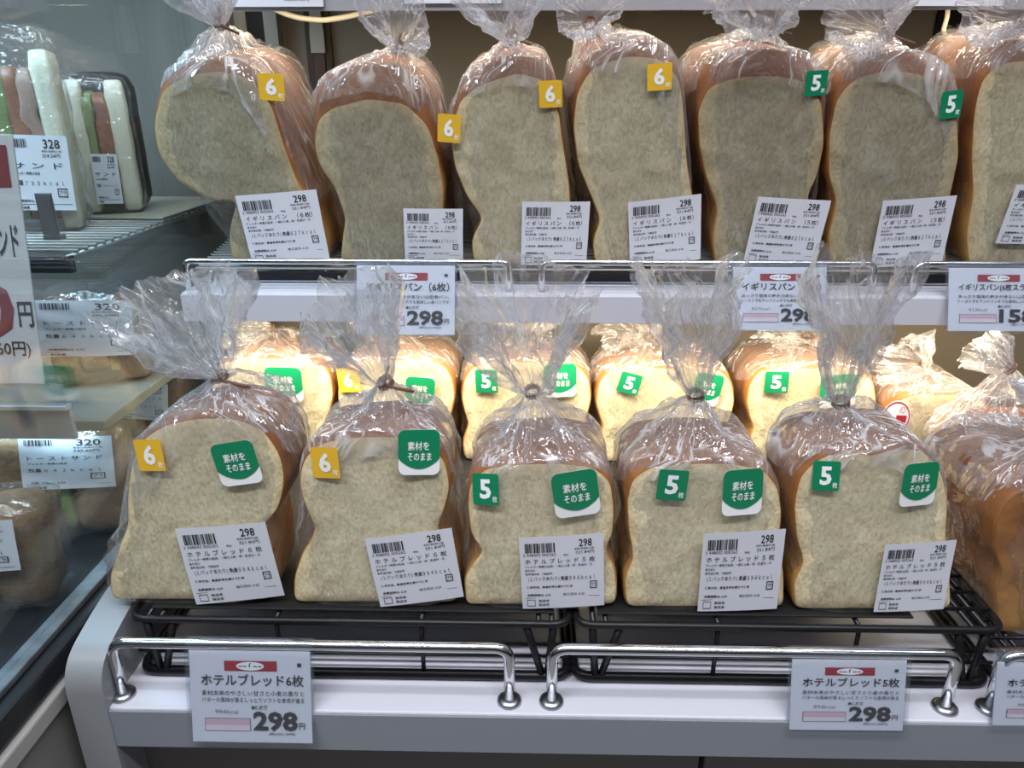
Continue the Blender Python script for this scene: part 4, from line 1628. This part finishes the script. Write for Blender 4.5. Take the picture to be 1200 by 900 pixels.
def back_outline(x0, x1, top, bot=600, hump=0.0):
    w = x1 - x0
    h = bot - top
    return [(x0 + 0.03 * w, bot), (x0 + 0.01 * w, bot - 0.16 * h), (x0 + 0.04 * w, bot - 0.30 * h), (x0 + 0.06 * w, bot - 0.36 * h), (x0 + 0.03 * w, bot - 0.45 * h), (x0, top + 0.38 * h), (x0 + 0.02 * w, top + 0.18 * h), (x0 + 0.10 * w, top + 6), (x0 + 0.3 * w, top), (x0 + 0.5 * w, top + 2 + hump), (x0 + 0.7 * w, top), (x0 + 0.90 * w, top + 6), (x0 + 0.98 * w, top + 0.18 * h), (x1, top + 0.38 * h), (x0 + 0.97 * w, bot - 0.45 * h), (x0 + 0.94 * w, bot - 0.36 * h), (x0 + 0.96 * w, bot - 0.30 * h), (x0 + 0.99 * w, bot - 0.16 * h), (x0 + 0.97 * w, bot)]


BB = 539
bread_pack('bread pack in the lower back row behind the leftmost front pack', GB, back_outline(248, 392, 420, BB), BY, RK_Z + 0.0021, 0, 0.085, 6,
           (320, 402), 0.055, (262, 385), 0.03, 0.036, 21, [('g', 333, 454, 43, 40, -2)], tails=False)
bread_pack('bread pack in the lower back row behind the second front pack', GB, back_outline(395, 534, 421, BB), BY, RK_Z + 0.0021, 0, 0.085, 6,
           (468, 402), 0.055, (440, 374), 0.02, 0.036, 22, [('6', 408, 448, 26, 27, 4), ('g', 492, 462, 34, 36, -6)])
bread_pack('bread pack in the lower back row behind the middle front pack', GB, back_outline(540, 694, 421, BB), BY, RK_Z + 0.0021, 0, 0.085, 5,
           (622, 398), 0.055, (622, 360), 0.04, 0.040, 23, [('5', 570, 447, 26, 27, 2), ('g', 656, 446, 39, 38, 1)], tails=False)
bread_pack('bread pack in the lower back row with a slanted green 5 sticker', GB, back_outline(697, 862, 425, BB, 3), BY, RK_Z + 0.0021, 0, 0.085, 5,
           (760, 405), 0.055, (738, 372), 0.03, 0.042, 24, [('5', 738, 448, 25, 24, -14), ('g', 829, 455, 34, 36, -12)], tails=False, wild=1.2)
bread_pack('bread pack in the lower back row behind the rightmost front pack', GB, back_outline(872, 1030, 424, BB, 2), BY, RK_Z + 0.0021, 0, 0.085, 5,
           (945, 405), 0.055, (940, 372), 0.03, 0.042, 25, [('5', 911, 445, 27, 25, 2), ('g', 983, 455, 43, 38, 5)], tails=False, wild=1.2)
bread_pack('bread pack with a round white sticker in the lower back row', GB, back_outline(1046, 1170, 430, 562), 0.69, SH_Z + 0.030, 0, 0.15, 6,
           (1085, 418), 0.040, (1062, 388), 0.02, 0.034, 26, [('o', 1058, 462, 33, 40, 0)], tails=False, wild=1.3)

build_row(1.094)

# ---------------------------------------------------------------- right end, whole unsliced faces turned away
CRUSTR = crust_material('dark_bread_crust', (0.36, 0.19, 0.07), (0.29, 0.125, 0.042), (0.16, 0.06, 0.022), 0.0, 0.15)
GR_ = 'crusty packs at the right end of the lower shelf'


def crusty_pack(label, px0, px1, top, bot, y, z, D, neck, tip, seed, rad=0.035):
    w = px1 - px0
    ol = [(px0 + 0.03 * w, bot), (px0 + 0.01 * w, bot - 0.25 * (bot - top)), (px0 + 0.05 * w, bot - 0.42 * (bot - top)), (px0 + 0.0 * w, bot - 0.55 * (bot - top)), (px0 + 0.01 * w, top + 0.25 * (bot - top)), (px0 + 0.10 * w, top + 0.09 * (bot - top)), (px0 + 0.28 * w, top + 0.01 * (bot - top)), (px0 + 0.5 * w, top), (px0 + 0.75 * w, top + 4), (px0 + 0.95 * w, top + 16), (px1, top + 0.3 * (bot - top)), (px1 - 0.03 * w, top + 0.6 * (bot - top)), (px1, bot)]
    bread_pack(label, GR_, ol, y, z, 0, D, 6, neck, min(0.05, D / 2), tip, 0.03, rad, seed, (), tails=False, crust=CRUSTR, wild=1.3)
    r = build_row(1.10)[0]
    for c in list(r.children):
        if c.name.startswith('loaf'):
            for g in list(c.children):
                g.name = 'crust_face'
                g.data.materials.clear()
                g.data.materials.append(CRUSTR)
                g['label'] = 'browned end face'
                c['label'] = 'dark browned loaf'
    return r


crusty_pack('brown crusty loaf in a bag at the front right corner of the lower shelf', 1160, 1345, 578, 752, 0.486, SH_Z + 0.030, 0.12, (1235, 530), (1250, 440), 31)
crusty_pack('brown crusty loaf in a bag behind the front right corner loaf', 1100, 1290, 506, 636, 0.632, SH_Z + 0.030, 0.045, (1180, 445), (1140, 418), 32, 0.026)

# ---------------------------------------------------------------- upper row, leaning towards the viewer on the sloped rack
GU = 'tall bread packs on the upper shelf'
UYF = 0.715
UZ = UF_Z + (UYF - UF_Y) * math.tan(R(UT)) + 0.0006
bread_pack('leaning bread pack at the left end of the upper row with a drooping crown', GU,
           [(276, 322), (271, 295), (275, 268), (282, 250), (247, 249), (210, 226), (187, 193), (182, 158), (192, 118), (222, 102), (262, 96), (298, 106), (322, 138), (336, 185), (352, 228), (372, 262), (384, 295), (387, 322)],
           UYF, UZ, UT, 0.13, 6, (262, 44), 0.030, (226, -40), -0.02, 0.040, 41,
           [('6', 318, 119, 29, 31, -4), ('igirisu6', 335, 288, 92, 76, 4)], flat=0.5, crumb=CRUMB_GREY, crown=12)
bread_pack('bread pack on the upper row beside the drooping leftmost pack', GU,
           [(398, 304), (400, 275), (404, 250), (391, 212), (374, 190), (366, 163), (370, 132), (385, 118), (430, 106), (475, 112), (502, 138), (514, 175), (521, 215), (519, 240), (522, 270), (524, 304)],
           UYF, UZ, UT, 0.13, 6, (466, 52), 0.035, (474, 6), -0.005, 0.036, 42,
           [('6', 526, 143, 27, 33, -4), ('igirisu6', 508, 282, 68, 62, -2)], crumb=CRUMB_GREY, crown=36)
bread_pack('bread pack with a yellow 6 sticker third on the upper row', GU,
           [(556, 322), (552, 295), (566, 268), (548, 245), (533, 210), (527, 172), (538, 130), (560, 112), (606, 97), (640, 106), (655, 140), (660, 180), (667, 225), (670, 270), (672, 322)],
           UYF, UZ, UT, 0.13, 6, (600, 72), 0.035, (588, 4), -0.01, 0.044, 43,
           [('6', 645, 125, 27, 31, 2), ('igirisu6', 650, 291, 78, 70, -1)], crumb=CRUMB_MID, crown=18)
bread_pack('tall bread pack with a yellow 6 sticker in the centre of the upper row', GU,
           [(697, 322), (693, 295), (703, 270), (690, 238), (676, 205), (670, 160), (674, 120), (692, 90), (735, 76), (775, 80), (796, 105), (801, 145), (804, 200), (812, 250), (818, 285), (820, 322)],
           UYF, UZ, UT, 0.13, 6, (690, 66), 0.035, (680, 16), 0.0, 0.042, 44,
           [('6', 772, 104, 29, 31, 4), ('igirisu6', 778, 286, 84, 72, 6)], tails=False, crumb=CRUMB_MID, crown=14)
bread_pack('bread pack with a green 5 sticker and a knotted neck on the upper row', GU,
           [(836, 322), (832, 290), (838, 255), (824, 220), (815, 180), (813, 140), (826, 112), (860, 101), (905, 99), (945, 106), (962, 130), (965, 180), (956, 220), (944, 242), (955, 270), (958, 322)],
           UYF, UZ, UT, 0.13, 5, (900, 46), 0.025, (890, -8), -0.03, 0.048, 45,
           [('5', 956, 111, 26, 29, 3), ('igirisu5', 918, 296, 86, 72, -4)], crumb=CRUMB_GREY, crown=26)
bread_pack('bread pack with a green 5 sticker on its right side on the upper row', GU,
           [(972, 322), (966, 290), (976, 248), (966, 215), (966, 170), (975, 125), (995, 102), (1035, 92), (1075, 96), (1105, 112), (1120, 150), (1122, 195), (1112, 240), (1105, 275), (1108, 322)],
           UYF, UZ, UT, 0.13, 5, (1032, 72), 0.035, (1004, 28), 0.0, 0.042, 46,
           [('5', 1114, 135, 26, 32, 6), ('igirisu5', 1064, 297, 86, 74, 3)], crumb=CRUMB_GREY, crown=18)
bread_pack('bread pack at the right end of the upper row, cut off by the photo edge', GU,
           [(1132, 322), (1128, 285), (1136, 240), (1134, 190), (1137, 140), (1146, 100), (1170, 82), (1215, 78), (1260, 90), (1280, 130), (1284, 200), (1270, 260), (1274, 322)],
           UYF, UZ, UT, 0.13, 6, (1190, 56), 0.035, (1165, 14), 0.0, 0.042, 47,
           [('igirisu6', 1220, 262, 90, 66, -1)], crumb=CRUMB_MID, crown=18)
build_row()
bread_pack('bread pack deeper on the upper shelf showing its golden crown between the two right packs', GU,
           [(1062, 250), (1060, 200), (1058, 150), (1060, 100), (1068, 74), (1085, 64), (1110, 62), (1135, 64), (1155, 76), (1164, 100), (1166, 150), (1164, 200), (1162, 250)],
           0.87, UF_Z + (0.87 - UF_Y) * math.tan(R(UT)) + 0.0006, UT, 0.07, 6, (1112, 52), 0.03, (1112, 40), 0.02, 0.02, 48, (), tails=False)
build_row()
